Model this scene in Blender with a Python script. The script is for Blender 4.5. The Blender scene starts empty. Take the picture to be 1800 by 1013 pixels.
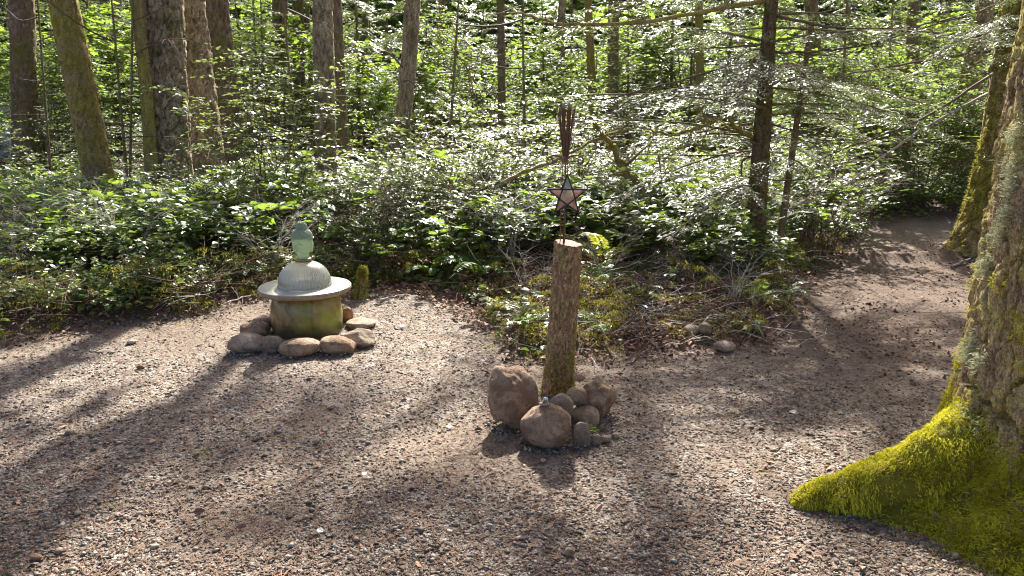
import bpy, bmesh, math, random
import numpy as np
R = np.random.default_rng(11)
random.seed(5)
scene = bpy.context.scene
COL = scene.collection
rad = math.radians

# ------------------------------------------------------------------ camera
CAM_H, PITCH, FPX = 1.6, rad(13.2), 1300.0
cam = bpy.data.cameras.new("camera")
cam.sensor_width = 36.0
cam.lens = 36.0 * FPX / 1800.0
cam.clip_start = 0.05
cam.clip_end = 600.0
cam_o = bpy.data.objects.new("camera", cam)
COL.objects.link(cam_o)
cam_o.location = (0, 0, CAM_H)
cam_o.rotation_euler = (math.pi / 2 - PITCH, 0, 0)
scene.camera = cam_o

# ------------------------------------------------------------------ sky, sun, exposure
SUN_EL, SUN_AZ = rad(39.0), rad(6.0)          # azimuth: to the right of straight ahead (+Y)
w = bpy.data.worlds.new("World")
scene.world = w
w.use_nodes = True
wn = w.node_tree.nodes
wl = w.node_tree.links
for n in list(wn):
    wn.remove(n)
sky = wn.new("ShaderNodeTexSky")
sky.sky_type = 'NISHITA'
sky.sun_disc = False
sky.sun_elevation = SUN_EL
sky.sun_rotation = SUN_AZ
sky.air_density = 0.3
sky.dust_density = 3.0
sky.ozone_density = 0.0
bg = wn.new("ShaderNodeBackground")
bg.inputs[1].default_value = 0.135
wo = wn.new("ShaderNodeOutputWorld")
wl.new(sky.outputs[0], bg.inputs[0])
wl.new(bg.outputs[0], wo.inputs[0])
sun = bpy.data.lights.new("sun", 'SUN')
sun.energy = 5.0
sun.angle = rad(0.8)
sun.color = (1.0, 0.965, 0.90)
sun_o = bpy.data.objects.new("sun", sun)
COL.objects.link(sun_o)
sun_o.location = (3, 20, 20)
sun_o.rotation_euler = (-(math.pi / 2 - SUN_EL), 0, -SUN_AZ)
vs = scene.view_settings
vs.view_transform = 'Standard'
vs.look = 'None'
vs.gamma = 1.0
vs.use_curve_mapping = False
vs.exposure = 1.8
cy = scene.cycles
scene.render.engine = 'CYCLES'
cy.max_bounces = 6
cy.diffuse_bounces = 3
cy.glossy_bounces = 3
cy.transmission_bounces = 6
cy.transparent_max_bounces = 8
cy.caustics_reflective = False
cy.caustics_refractive = False
cy.sample_clamp_indirect = 6.0
cy.use_adaptive_sampling = True
cy.adaptive_threshold = 0.02
cy.filter_width = 1.1
cy.use_denoising = True
try:
    cy.denoiser = 'OPENIMAGEDENOISE'
    cy.denoising_prefilter = 'ACCURATE'
except Exception:
    pass

# ------------------------------------------------------------------ projection helpers (pixels of the 1800 px photograph)
def ray(px, py):
    dx = (px - 900.0) / FPX
    dy = -(py - 506.5) / FPX
    return np.array([dx, math.cos(PITCH) + dy * math.sin(PITCH), -math.sin(PITCH) + dy * math.cos(PITCH)])
def at(px, py, Y):
    d = ray(px, py)
    t = Y / d[1]
    return np.array([d[0] * t, Y, CAM_H + d[2] * t])
def gnd(px, py, z=0.0):
    d = ray(px, py)
    t = (z - CAM_H) / d[2]
    return np.array([d[0] * t, d[1] * t, z])
def project(p):
    x, y, z = p[0], p[1], p[2] - CAM_H
    f = y * math.cos(PITCH) - z * math.sin(PITCH)
    u = y * math.sin(PITCH) + z * math.cos(PITCH)
    return 900 + FPX * x / f, 506.5 - FPX * u / f
def psize(px, Y, z=0.0):
    return px / FPX * (Y * math.cos(PITCH) - (z - CAM_H) * math.sin(PITCH))

# ------------------------------------------------------------------ noise
def _h(*a):
    s = 0.0
    for v, k in zip(a, (127.1, 311.7, 74.7, 19.19)):
        s = s + v * k
    s = np.sin(s) * 43758.5453
    return s - np.floor(s)
def noise3(P, f=1.0, seed=0.0):
    P = np.asarray(P, float) * f
    i = np.floor(P)
    t = P - i
    t = t * t * (3 - 2 * t)
    r = 0
    for a in (0, 1):
        wx = t[:, 0] if a else 1 - t[:, 0]
        for b in (0, 1):
            wy = t[:, 1] if b else 1 - t[:, 1]
            for c in (0, 1):
                wz = t[:, 2] if c else 1 - t[:, 2]
                r = r + wx * wy * wz * _h(i[:, 0] + a, i[:, 1] + b, i[:, 2] + c, seed)
    return r
def fbm(P, f=1.0, o=4, seed=0.0, g=0.5):
    r, a, s = 0, 1.0, 0
    for k in range(o):
        r = r + a * noise3(P, f, seed + k * 3.3)
        s += a
        a *= g
        f *= 2.03
    return r / s
def xy_noise(x, y, f, o=3, seed=0.0):
    x = np.atleast_1d(np.asarray(x, float))
    y = np.atleast_1d(np.asarray(y, float))
    return fbm(np.stack([x, y, np.zeros_like(x)], 1), f, o, seed)
def cells(u, v, period, seed=0.0):
    """F2 - F1 of a jittered cell grid, periodic in u, and a value per cell"""
    iu, iv = np.floor(u), np.floor(v)
    f1 = np.full(u.shape, 9.0)
    f2 = f1.copy()
    cid = np.zeros_like(u)
    for a in (-1, 0, 1):
        for b in (-1, 0, 1):
            cu, cv = iu + a, iv + b
            m = np.mod(cu, period)
            d = np.hypot(cu + _h(m, cv, seed) - u, cv + _h(m, cv, seed + 5.1) - v)
            near = d < f1
            f2 = np.where(near, f1, np.minimum(f2, d))
            cid = np.where(near, _h(m, cv, seed + 9.7), cid)
            f1 = np.where(near, d, f1)
    return f2 - f1, cid
def sstep(a, b, x):
    t = np.clip((x - a) / (b - a), 0, 1)
    return t * t * (3 - 2 * t)

# ------------------------------------------------------------------ mesh helpers
def mesh(name, V, F, mat=None, smooth=True, attrs=None):
    if isinstance(F, np.ndarray):
        F = [F]
    F = [np.asarray(f, np.int32) for f in F if len(f)]
    V = np.asarray(V, np.float32)
    me = bpy.data.meshes.new(name)
    me.vertices.add(len(V))
    me.vertices.foreach_set("co", V.ravel())
    loops = np.concatenate([f.ravel() for f in F])
    tot = np.concatenate([np.full(len(f), f.shape[1], np.int32) for f in F])
    st = np.concatenate([[0], np.cumsum(tot)[:-1]]).astype(np.int32)
    me.loops.add(len(loops))
    me.loops.foreach_set("vertex_index", loops)
    me.polygons.add(len(tot))
    me.polygons.foreach_set("loop_start", st)
    me.polygons.foreach_set("use_smooth", np.full(len(tot), smooth, bool))
    if attrs:
        for k, v in attrs.items():
            a = me.attributes.new(k, 'FLOAT', 'POINT')
            a.data.foreach_set("value", np.asarray(v, np.float32))
    me.update(calc_edges=True)
    if mat:
        me.materials.append(mat)
    return me
class Acc:
    def __init__(s):
        s.V, s.T, s.Q, s.n = [], [], [], 0
    def add(s, V, F):
        V = np.asarray(V, float)
        for f in (F if isinstance(F, list) else [F]):
            f = np.asarray(f)
            (s.T if f.shape[1] == 3 else s.Q).append(f + s.n)
        s.V.append(V)
        s.n += len(V)
    def data(s):
        F = []
        if s.T: F.append(np.concatenate(s.T))
        if s.Q: F.append(np.concatenate(s.Q))
        return np.concatenate(s.V), F
    def mesh(s, name, mat, smooth=True):
        V, F = s.data()
        return mesh(name, V, F, mat, smooth)
def tag(o, label=None, cat=None, group=None, kind=None):
    for k, v in (("label", label), ("category", cat), ("group", group), ("kind", kind)):
        if v: o[k] = v
    return o
def obj(name, me, parent=None, loc=(0, 0, 0), rot=(0, 0, 0), sc=(1, 1, 1)):
    o = bpy.data.objects.new(name, me)
    COL.objects.link(o)
    o.parent = parent
    o.location = loc
    o.rotation_euler = rot
    o.scale = sc if hasattr(sc, '__len__') else (sc, sc, sc)
    return o
def thing(name, label, cat, loc=(0, 0, 0), rz=0.0, group=None, sc=1.0):
    return tag(obj(name, None, None, loc, (0, 0, rz), sc), label, cat, group)
def unit(v):
    v = np.asarray(v, float)
    return v / (np.linalg.norm(v, axis=-1, keepdims=True) + 1e-12)
def tube(pts, r, n=6, cap=True):
    P = np.asarray(pts, float)
    r = np.broadcast_to(np.asarray(r, float), (len(P),))
    T = unit(np.gradient(P, axis=0))
    ref = np.array([0, 0, 1.0]) if abs(T[:, 2]).mean() < 0.8 else np.array([1.0, 0, 0])
    A = unit(np.cross(T, ref))
    B = np.cross(T, A)
    th = np.linspace(0, 2 * math.pi, n, endpoint=False)
    V = P[:, None] + r[:, None, None] * (A[:, None] * np.cos(th)[None, :, None] + B[:, None] * np.sin(th)[None, :, None])
    V = V.reshape(-1, 3)
    i = np.arange(len(P) - 1)[:, None] * n
    j = np.arange(n)[None]
    k = (j + 1) % n
    Q = np.stack([i + j, i + k, i + n + k, i + n + j], -1).reshape(-1, 4)
    F = [Q]
    if cap:
        m = len(V)
        V = np.concatenate([V, P[:1], P[-1:]])
        jj = np.arange(n)
        kk = (jj + 1) % n
        e = (len(P) - 1) * n
        F.append(np.concatenate([np.stack([kk, jj, np.full(n, m)], 1), np.stack([e + jj, e + kk, np.full(n, m + 1)], 1)]))
    return V, F
def lathe(prof, n=64, ribs=0, amp=0.0, caps=False):
    P = np.asarray(prof, float)
    th = np.linspace(0, 2 * math.pi, n, endpoint=False)
    m = 1 + (amp * np.cos(th * ribs) if ribs else 0 * th)
    V = np.stack([P[:, :1] * np.cos(th) * m, P[:, :1] * np.sin(th) * m, np.repeat(P[:, 1:2], n, 1)], -1).reshape(-1, 3)
    i = np.arange(len(P) - 1)[:, None] * n
    j = np.arange(n)[None]
    k = (j + 1) % n
    return V, np.stack([i + j, i + k, i + n + k, i + n + j], -1).reshape(-1, 4)
_ico = {}
def ico(s):
    if s not in _ico:
        b = bmesh.new()
        bmesh.ops.create_icosphere(b, subdivisions=s, radius=1.0)
        b.verts.ensure_lookup_table()
        _ico[s] = (np.array([v.co[:] for v in b.verts]), np.array([[v.index for v in f.verts] for f in b.faces]))
        b.free()
    return _ico[s]
def box(cx, cy_, cz, sx, sy, sz):
    V = np.array([[x, y, z] for x in (-.5, .5) for y in (-.5, .5) for z in (-.5, .5)]) * (sx, sy, sz) + (cx, cy_, cz)
    return V, np.array([[0, 1, 3, 2], [4, 6, 7, 5], [0, 4, 5, 1], [2, 3, 7, 6], [0, 2, 6, 4], [1, 5, 7, 3]])
def frames(d, n):
    """rotation matrices whose x column is d and whose z column is close to n"""
    d = unit(d)
    y = unit(np.cross(n, d))
    z = np.cross(d, y)
    return np.stack([d, y, z], -1)
def scatter(TV, TF, pos, M, sc):
    """copies of one small shape merged into arrays: pos (n,3), M (n,3,3), sc (n,) or (n,3)"""
    n = len(pos)
    sc = np.asarray(sc, float)
    if sc.ndim == 1:
        sc = np.repeat(sc[:, None], 3, 1)
    L = TV[None] * sc[:, None]
    V = np.einsum('nij,nvj->nvi', M, L) + pos[:, None]
    F = (TF[None] + (np.arange(n) * len(TV))[:, None, None]).reshape(-1, TF.shape[1])
    return V.reshape(-1, 3), F
def rand_rot(n):
    q = unit(R.normal(size=(n, 4)))
    a, b, c, d = q.T
    return np.stack([np.stack([1 - 2 * (c * c + d * d), 2 * (b * c - a * d), 2 * (b * d + a * c)], -1),
                     np.stack([2 * (b * c + a * d), 1 - 2 * (b * b + d * d), 2 * (c * d - a * b)], -1),
                     np.stack([2 * (b * d - a * c), 2 * (c * d + a * b), 1 - 2 * (b * b + c * c)], -1)], 1)
# leaf shapes, base at the origin, tip at +x
LEAF = np.array([(0, 0, 0), (.32, .25, .05), (.70, .21, .05), (1, 0, -.07), (.70, -.21, .05), (.32, -.25, .05)])
WIDE = LEAF * (1, 1.45, 1)
LEAF_F = np.array([(0, 3, 2, 1), (0, 5, 4, 3)])
BLADE = np.array([(0, -.05, 0), (0, .05, 0), (.45, .11, .02), (1, 0, -.06), (.45, -.11, .02)])
BLADE_F = np.array([(0, 4, 3, 2)])
NEEDLE = np.array([(0, 0, 0), (.45, .10, .0), (1, 0, -.05), (.45, -.10, .0)])
NEEDLE_F = np.array([(0, 3, 2, 1)])
MAPLE = np.array([(0, 0, 0), (.1, .42, .0), (.42, .26, .03), (.55, .52, -.02), (.68, .2, .03), (1, 0, -.06),
                  (.68, -.2, .03), (.55, -.52, -.02), (.42, -.26, .03), (.1, -.42, 0)])
MAPLE_F = np.array([(0, 2, 1, 1), (0, 4, 3, 2), (0, 5, 4, 4), (0, 6, 5, 5), (0, 8, 7, 6), (0, 9, 8, 8)])
MAPLE_F = np.array([(0, 2, 1), (2, 4, 3), (0, 4, 2), (0, 5, 4), (0, 6, 5), (6, 8, 7), (0, 8, 6), (0, 9, 8)])

# ------------------------------------------------------------------ materials
MATS = {}
class NT:
    def __init__(s, name):
        s.m = bpy.data.materials.new(name)
        s.m.use_nodes = True
        s.t = s.m.node_tree
        for n in list(s.t.nodes):
            s.t.nodes.remove(n)
        s.out = s.t.nodes.new("ShaderNodeOutputMaterial")
        MATS[name] = s.m
    def n(s, kind, ins=None, **kw):
        nd = s.t.nodes.new("ShaderNode" + kind)
        for k, v in kw.items():
            setattr(nd, k, v)
        for k, v in (ins or {}).items():
            if isinstance(v, bpy.types.NodeSocket):
                s.t.links.new(v, nd.inputs[k])
            else:
                nd.inputs[k].default_value = v
        return nd
    def ramp(s, fac, stops):
        nd = s.n("ValToRGB", {0: fac})
        e = nd.color_ramp.elements
        while len(e) < len(stops):
            e.new(0.5)
        for el, (p, c) in zip(e, stops):
            el.position = p
            el.color = (c[0], c[1], c[2], 1) if hasattr(c, '__len__') else (c, c, c, 1)
        return nd.outputs[0]
    def mix(s, f, a, b, blend='MIX'):
        nd = s.n("Mix", data_type='RGBA', blend_type=blend)
        for k, v in ((0, f), (6, a), (7, b)):
            if isinstance(v, bpy.types.NodeSocket):
                s.t.links.new(v, nd.inputs[k])
            else:
                nd.inputs[k].default_value = v if k == 0 else (v[0], v[1], v[2], 1)
        return nd.outputs[2]
    def obj_co(s, scale=(1, 1, 1)):
        c = s.n("TexCoord").outputs["Object"]
        return s.n("Mapping", {0: c, 3: scale}).outputs[0]
    def noise(s, co, scale, detail=4, rough=.55, dist=0.0):
        return s.n("TexNoise", {"Vector": co, "Scale": scale, "Detail": detail, "Roughness": rough, "Distortion": dist}).outputs[0]
    def bump(s, h, strength, dist):
        return s.n("Bump", {"Height": h, "Strength": strength, "Distance": dist}).outputs[0]
    def pbr(s, **kw):
        b = s.n("BsdfPrincipled")
        for k, v in kw.items():
            k = k.replace('_', ' ')
            if isinstance(v, bpy.types.NodeSocket):
                s.t.links.new(v, b.inputs[k])
            elif hasattr(v, '__len__') and len(v) == 3:
                b.inputs[k].default_value = (*v, 1)
            else:
                b.inputs[k].default_value = v
        return b.outputs[0]
    def done(s, sh):
        s.t.links.new(sh, s.out.inputs[0])
        return s.m
def leaf_mat(name, stops, trans, fac=.4, rough=.42, spec=.5, coat=0.0):
    t = NT(name)
    r = t.n("NewGeometry").outputs["Random Per Island"]
    o = t.n("ObjectInfo").outputs["Random"]
    v = t.n("Math", {0: r, 1: t.n("Math", {0: o, 1: .44}, operation='MULTIPLY').outputs[0]}, operation='ADD').outputs[0]
    v = t.n("Math", {0: v, 1: .22}, operation='SUBTRACT').outputs[0]
    c = t.ramp(v, stops)
    b = t.pbr(Base_Color=c, Roughness=rough, Specular_IOR_Level=spec, Coat_Weight=coat, Coat_Roughness=.42)
    tc = t.mix(.55, c, trans)
    tr = t.n("BsdfTranslucent", {0: tc}).outputs[0]
    return t.done(t.n("MixShader", {0: fac, 1: b, 2: tr}).outputs[0])
def plain(name, c1, c2, scale=8, rough=.8, spec=.3, island=False, bump=0.0, stretch=(1, 1, 1), detail=5):
    t = NT(name)
    co = t.obj_co(stretch)
    n = t.noise(co, scale, detail)
    f = t.ramp(n, [(.3, 0.0), (.7, 1.0)])
    c = t.mix(f, c1, c2)
    if island:
        r = t.n("NewGeometry").outputs["Random Per Island"]
        k = t.ramp(r, [(0, .55), (1, 1.35)])
        c = t.mix(1.0, c, k, 'MULTIPLY')
    kw = dict(Base_Color=c, Roughness=rough, Specular_IOR_Level=spec)
    if bump:
        kw['Normal'] = t.bump(n, .8, bump)
    return t.done(t.pbr(**kw))

# ------------------------------------------------------------------ terrain
# front edge of the planted bank: y as a function of x (world metres)
_edge_px = [(-700, 640), (-300, 622), (0, 604), (120, 588), (240, 572), (340, 553), (430, 530), (560, 508), (650, 502), (740, 502), (820, 530),
            (875, 575), (890, 615), (960, 634), (1100, 630), (1240, 606), (1350, 600), (1392, 560), (1397, 510), (1430, 472),
            (1490, 442), (1530, 408), (1560, 394), (1700, 388), (1800, 386), (2400, 386)]
_e = np.array([gnd(*p)[:2] for p in _edge_px])
def edge_y(x):
    return np.interp(x, _e[:, 0], _e[:, 1])
def bank(x, y):
    """metres inside the planted bank (negative on the gravel)"""
    x = np.atleast_1d(np.asarray(x, float))
    y = np.atleast_1d(np.asarray(y, float))
    return y - edge_y(x) + (xy_noise(x, y, 1.7, 3, 2.0) - .5) * .5
def H(x, y):
    x = np.atleast_1d(np.asarray(x, float))
    y = np.atleast_1d(np.asarray(y, float))
    s = bank(x, y)
    z = .10 * sstep(-.05, .45, s) + .14 * sstep(.4, 3.0, s) + .3 * sstep(6, 30, s)
    z = z + sstep(-.2, .5, s) * (xy_noise(x, y, 1.3, 4, 7.0) - .5) * .16
    z = z + (xy_noise(x, y, .7, 2, 4.0) - .5) * .05 + (xy_noise(x, y, 5.0, 3, 5.0) - .5) * .022
    # the scuffed ridge of earth where the path bends away
    z = z + .10 * np.exp(-((y - 8.3 - .12 * (x - 4.8)) / .22) ** 2) * sstep(3.2, 4.2, x) * (1 - sstep(5.4, 6.2, x)) * (.4 + xy_noise(x, y, 3, 2, 8.0))
    return z
def Hs(x, y):
    return float(H(x, y)[0])
def grid_axis(segs):
    out = []
    for a, b, n in segs:
        out.append(np.linspace(a, b, n, endpoint=False))
    return np.concatenate(out + [[segs[-1][1]]])
xs = grid_axis([(-90, -20, 12), (-20, -5, 30), (-5, 6, 240), (6, 12, 40), (12, 30, 30), (30, 90, 10)])
ys = grid_axis([(-30, 0, 12), (0, 1.8, 20), (1.8, 9, 180), (9, 14, 50), (14, 40, 40), (40, 160, 14)])
GX, GY = np.meshgrid(xs, ys)
gz = H(GX.ravel(), GY.ravel())
GV = np.stack([GX.ravel(), GY.ravel(), gz], 1)
nx, ny = len(xs), len(ys)
i = (np.arange(ny - 1)[:, None] * nx + np.arange(nx - 1)[None]).ravel()
GF = np.stack([i, i + 1, i + nx + 1, i + nx], 1)
gs = bank(GX.ravel(), GY.ravel())
def gravel_mask(x, y):
    """1 where loose gravel shows, 0 where the path is bare earth and needles"""
    g = sstep(.36, .60, xy_noise(x, y, .9, 3, 21.0) + .14 * sstep(5.5, 2.5, y))
    g = g * (1 - .85 * sstep(1.6, 2.6, x - .25 * (y - 5)) * sstep(3.6, 5.0, y))
    return g * (1 - .9 * sstep(-.75, -.15, bank(x, y)))
gravelly = gravel_mask(GX.ravel(), GY.ravel())

t = NT("ground")
co = t.obj_co()
bed = t.n("Attribute", attribute_name="bed").outputs["Fac"]
grv = t.n("Attribute", attribute_name="gravelly").outputs["Fac"]
n1 = t.noise(co, 9, 8, .7)
n2 = t.noise(co, 55, 6, .7)
n3 = t.noise(co, 2.3, 4, .6)
dirt = t.mix(n3, (.075, .048, .030), (.185, .128, .084))
dirt = t.mix(t.ramp(n2, [(.4, 0.0), (.62, 1.0)]), dirt, (.28, .22, .165))
vor = t.n("TexVoronoi", {"Vector": co, "Scale": 62.0, "Randomness": 1.0}, feature='F1')
stone = t.mix(vor.outputs["Color"], (.17, .132, .10), (.48, .42, .35))
gmask = t.n("Math", {0: grv, 1: t.ramp(n1, [(.42, 0.0), (.58, 1.0)])}, operation='MULTIPLY').outputs[0]
c = t.mix(gmask, dirt, stone)
hum = t.mix(n1, (.035, .022, .014), (.13, .078, .05))
hum = t.mix(t.ramp(n2, [(.5, 0.0), (.7, .6)]), hum, (.20, .13, .09))
duff = t.n("Attribute", attribute_name="duff").outputs["Fac"]
c = t.mix(t.n("Math", {0: duff, 1: t.ramp(n3, [(.3, .55), (.7, 1.0)])}, operation='MULTIPLY').outputs[0], c, t.mix(n1, (.065, .04, .026), (.17, .108, .072)))
c = t.mix(bed, c, hum)
hh = t.n("Math", {0: n2, 1: t.n("Math", {0: vor.outputs["Distance"], 1: gmask}, operation='MULTIPLY').outputs[0]}, operation='SUBTRACT').outputs[0]
hh = t.n("Math", {0: hh, 1: n1}, operation='ADD').outputs[0]
t.done(t.pbr(Base_Color=c, Roughness=.9, Specular_IOR_Level=.25, Normal=t.bump(hh, .9, .02)))
ground = tag(obj("ground", mesh("ground", GV, GF, MATS["ground"], True, {"bed": sstep(-.12, .3, gs), "gravelly": gravelly,
    "duff": sstep(1.5, 2.5, GX.ravel() - .25 * (GY.ravel() - 5)) * sstep(3.6, 5.2, GY.ravel()) * (1 - sstep(8.5, 9.3, GY.ravel()))})), kind="structure")

# ------------------------------------------------------------------ shared materials
def rock_mat(name, a, b, dirt, seed):
    t = NT(name)
    o = t.n("ObjectInfo").outputs["Random"]
    co = t.n("VectorMath", {0: t.n("TexCoord").outputs["Object"], 1: t.n("CombineXYZ", {0: o, 1: seed, 2: o}).outputs[0]}, operation='ADD').outputs[0]
    big = t.noise(co, 9, 5, .6, .4)
    mid = t.noise(co, 45, 6, .7)
    fine = t.noise(co, 190, 4, .7)
    c = t.mix(t.ramp(big, [(.40, 0.0), (.60, 1.0)]), a, b)
    c = t.mix(t.ramp(mid, [(.50, 0.0), (.66, .75)]), c, dirt)
    c = t.mix(t.ramp(fine, [(.58, 0.0), (.68, .6)]), c, [min(1, v * 1.5) for v in b])
    c = t.mix(t.ramp(fine, [(.32, .6), (.42, 0.0)]), c, [v * .5 for v in a])
    mo = t.noise(co, 13, 5, .65)
    c = t.mix(t.ramp(mo, [(.60, 0.0), (.70, .55)]), c, (.17, .15, .055))
    h = t.n("Math", {0: t.n("Math", {0: mid, 1: .7}, operation='MULTIPLY').outputs[0], 1: t.n("Math", {0: fine, 1: .3}, operation='MULTIPLY').outputs[0]}, operation='ADD').outputs[0]
    return t.done(t.pbr(Base_Color=c, Roughness=.88, Specular_IOR_Level=.25, Normal=t.bump(h, 1.0, .03)))
rock_mat("rock_grey", (.25, .185, .125), (.46, .365, .26), (.19, .135, .09), 1.0)
rock_mat("rock_brown", (.27, .17, .10), (.52, .365, .235), (.20, .12, .07), 2.0)
rock_mat("rock_pale", (.33, .24, .165), (.58, .46, .34), (.25, .17, .11), 3.0)
rock_mat("rock_red", (.22, .11, .065), (.40, .245, .16), (.15, .085, .055), 4.0)
plain("dead_wood", (.16, .12, .09), (.42, .36, .30), 14, .85, .2, stretch=(1, 1, 1))
plain("pale_wood", (.38, .33, .28), (.60, .55, .49), 20, .8, .2)
plain("twig_brown", (.07, .045, .03), (.18, .12, .08), 10, .8, .3)
plain("soil", (.055, .034, .022), (.15, .095, .062), 40, .95, .15, island=True)
plain("litter", (.10, .058, .038), (.26, .165, .11), 3, .9, .2, island=True)
plain("dead_leaf", (.20, .095, .055), (.42, .26, .17), 4, .75, .3, island=True)
plain("rust_iron", (.10, .05, .03), (.26, .13, .07), 30, .6, .5)
plain("black_iron", (.018, .016, .015), (.05, .042, .038), 40, .5, .5)

def pebble_mat():
    t = NT("pebble")
    r = t.n("NewGeometry").outputs["Random Per Island"]
    c = t.ramp(r, [(0, (.07, .053, .037)), (.3, (.15, .12, .088)), (.6, (.25, .212, .164)), (.85, (.37, .325, .265)), (.97, (.27, .19, .135)), (1, (.46, .41, .345))])
    n = t.noise(t.obj_co(), 90, 3)
    c = t.mix(.5, c, t.ramp(n, [(.3, .5), (.7, 1.3)]), 'MULTIPLY')
    return t.done(t.pbr(Base_Color=c, Roughness=.75, Specular_IOR_Level=.35))
pebble_mat()
def moss_mat(name, a, b, c_):
    t = NT(name)
    r = t.n("NewGeometry").outputs["Random Per Island"]
    n = t.noise(t.obj_co(), 9, 3)
    v = t.n("Math", {0: t.n("Math", {0: r, 1: .4}, operation='MULTIPLY').outputs[0], 1: t.n("Math", {0: n, 1: .75}, operation='MULTIPLY').outputs[0]}, operation='ADD').outputs[0]
    c = t.ramp(v, [(.25, a), (.5, b), (.8, c_)])
    d = t.n("BsdfDiffuse", {0: c}).outputs[0]
    tr = t.n("BsdfTranslucent", {0: c}).outputs[0]
    return t.done(t.n("MixShader", {0: .35, 1: d, 2: tr}).outputs[0])
moss_mat("moss", (.19, .13, .02), (.52, .50, .035), (.78, .72, .08))
moss_mat("moss_dull", (.10, .085, .02), (.29, .27, .04), (.50, .45, .09))
moss_mat("lichen", (.27, .28, .16), (.43, .44, .27), (.58, .58, .38))
def bark_mat(name, dark, light, moss, moss_amt, lichen=.0, scale=1.0, bump=.02, cloak=False):
    t = NT(name)
    co = t.obj_co((1, 1, .35))
    co1 = t.obj_co()
    n = t.noise(co, 22 * scale, 7, .65)
    b = t.mix(t.ramp(n, [(.32, 0.0), (.68, 1.0)]), dark, light)
    big = t.noise(co1, 2.2 * scale, 5, .65)
    mm = t.ramp(big, [(max(.0, .62 - moss_amt), 0.0), (.78 - moss_amt * .6, 1.0)])
    mc = t.mix(n, moss, [v * 1.7 for v in moss])
    c = t.mix(mm, b, mc)
    if lichen:
        ln = t.noise(co1, 7 * scale, 5, .7)
        c = t.mix(t.ramp(ln, [(.60 - lichen * .2, 0.0), (.66, lichen + .3)]), c, (.47, .44, .29))
    sp = t.noise(t.obj_co((1, 1, .6)), 95 * scale ** .5, 5, .75)
    c = t.mix(1.0, c, t.ramp(sp, [(.36, .38), (.50, 1.0), (.64, 1.45)]), 'MULTIPLY')
    if cloak:
        at_ = t.n("Attribute", attribute_name="mossy").outputs["Fac"]
        c = t.mix(at_, c, t.mix(t.noise(co1, 25, 5, .7), (.12, .105, .015), (.32, .30, .03)))
    return t.done(t.pbr(Base_Color=c, Roughness=.9, Specular_IOR_Level=.2, Normal=t.bump(t.noise(co, 55 * scale, 5, .7), .8, bump)))
bark_mat("bark_fir", (.16, .112, .066), (.56, .44, .29), (.10, .095, .03), .13, .15, 1.0, .03)
bark_mat("bark_mossy", (.15, .10, .05), (.44, .315, .18), (.21, .195, .035), .26, .1, 1.0, .03)
bark_mat("bark_dark", (.10, .07, .045), (.28, .205, .14), (.11, .11, .025), .18, .1)
bark_mat("bark_near", (.21, .125, .055), (.66, .49, .27), (.47, .40, .10), .19, .3, 2.0, .03, True)
bark_mat("bark_black", (.06, .042, .027), (.20, .145, .095), (.085, .085, .02), .16, .1)
bark_mat("bark_post", (.17, .092, .042), (.58, .395, .22), (.27, .235, .06), .11, .12, 2.6, .016)
# foliage
leaf_mat("salal_leaf", [(0, (.045, .085, .022)), (.5, (.075, .135, .032)), (.85, (.125, .19, .04)), (1, (.30, .30, .055))], (.40, .52, .05), .38, .5, 1.0, .38)
leaf_mat("huckle_leaf", [(0, (.06, .095, .035)), (.5, (.10, .15, .05)), (.9, (.15, .21, .06)), (1, (.34, .34, .08))], (.42, .52, .07), .36, .5, 1.0, .4)
leaf_mat("maple_leaf", [(0, (.08, .145, .02)), (.5, (.14, .23, .03)), (1, (.25, .33, .05))], (.42, .60, .07), .5, .5, .45)
leaf_mat("under_leaf", [(0, (.055, .10, .022)), (.5, (.095, .165, .032)), (1, (.18, .25, .05))], (.36, .50, .07), .45, .55, .8)
leaf_mat("conifer_leaf", [(0, (.05, .08, .034)), (.5, (.085, .125, .055)), (1, (.15, .19, .085))], (.34, .44, .09), .34, .5, 1.0, .4)
leaf_mat("canopy_leaf", [(0, (.03, .055, .025)), (1, (.08, .125, .05))], (.2, .3, .07), .3, .5, .4)
leaf_mat("broad_leaf", [(0, (.055, .115, .022)), (.5, (.09, .17, .03)), (1, (.16, .25, .045))], (.40, .56, .06), .45, .5, .8, .3)
leaf_mat("rust_leaf", [(0, (.16, .07, .03)), (.5, (.28, .14, .06)), (1, (.38, .24, .10))], (.40, .22, .08), .35, .6, .3)
leaf_mat("far_leaf", [(0, (.03, .055, .018)), (.5, (.055, .095, .028)), (1, (.11, .16, .04))], (.24, .36, .06), .38, .6, .4)
leaf_mat("fern_leaf", [(0, (.05, .11, .02)), (.5, (.09, .18, .03)), (1, (.16, .26, .045))], (.36, .5, .07), .42, .4, .55)
leaf_mat("fern_yellow", [(0, (.16, .19, .03)), (1, (.34, .36, .05))], (.5, .52, .07), .45, .45, .5)
leaf_mat("cover_leaf", [(0, (.035, .075, .02)), (.4, (.085, .155, .03)), (.75, (.16, .22, .035)), (.9, (.26, .23, .05)), (1, (.26, .13, .06))], (.32, .44, .06), .36, .38, .65)

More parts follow.
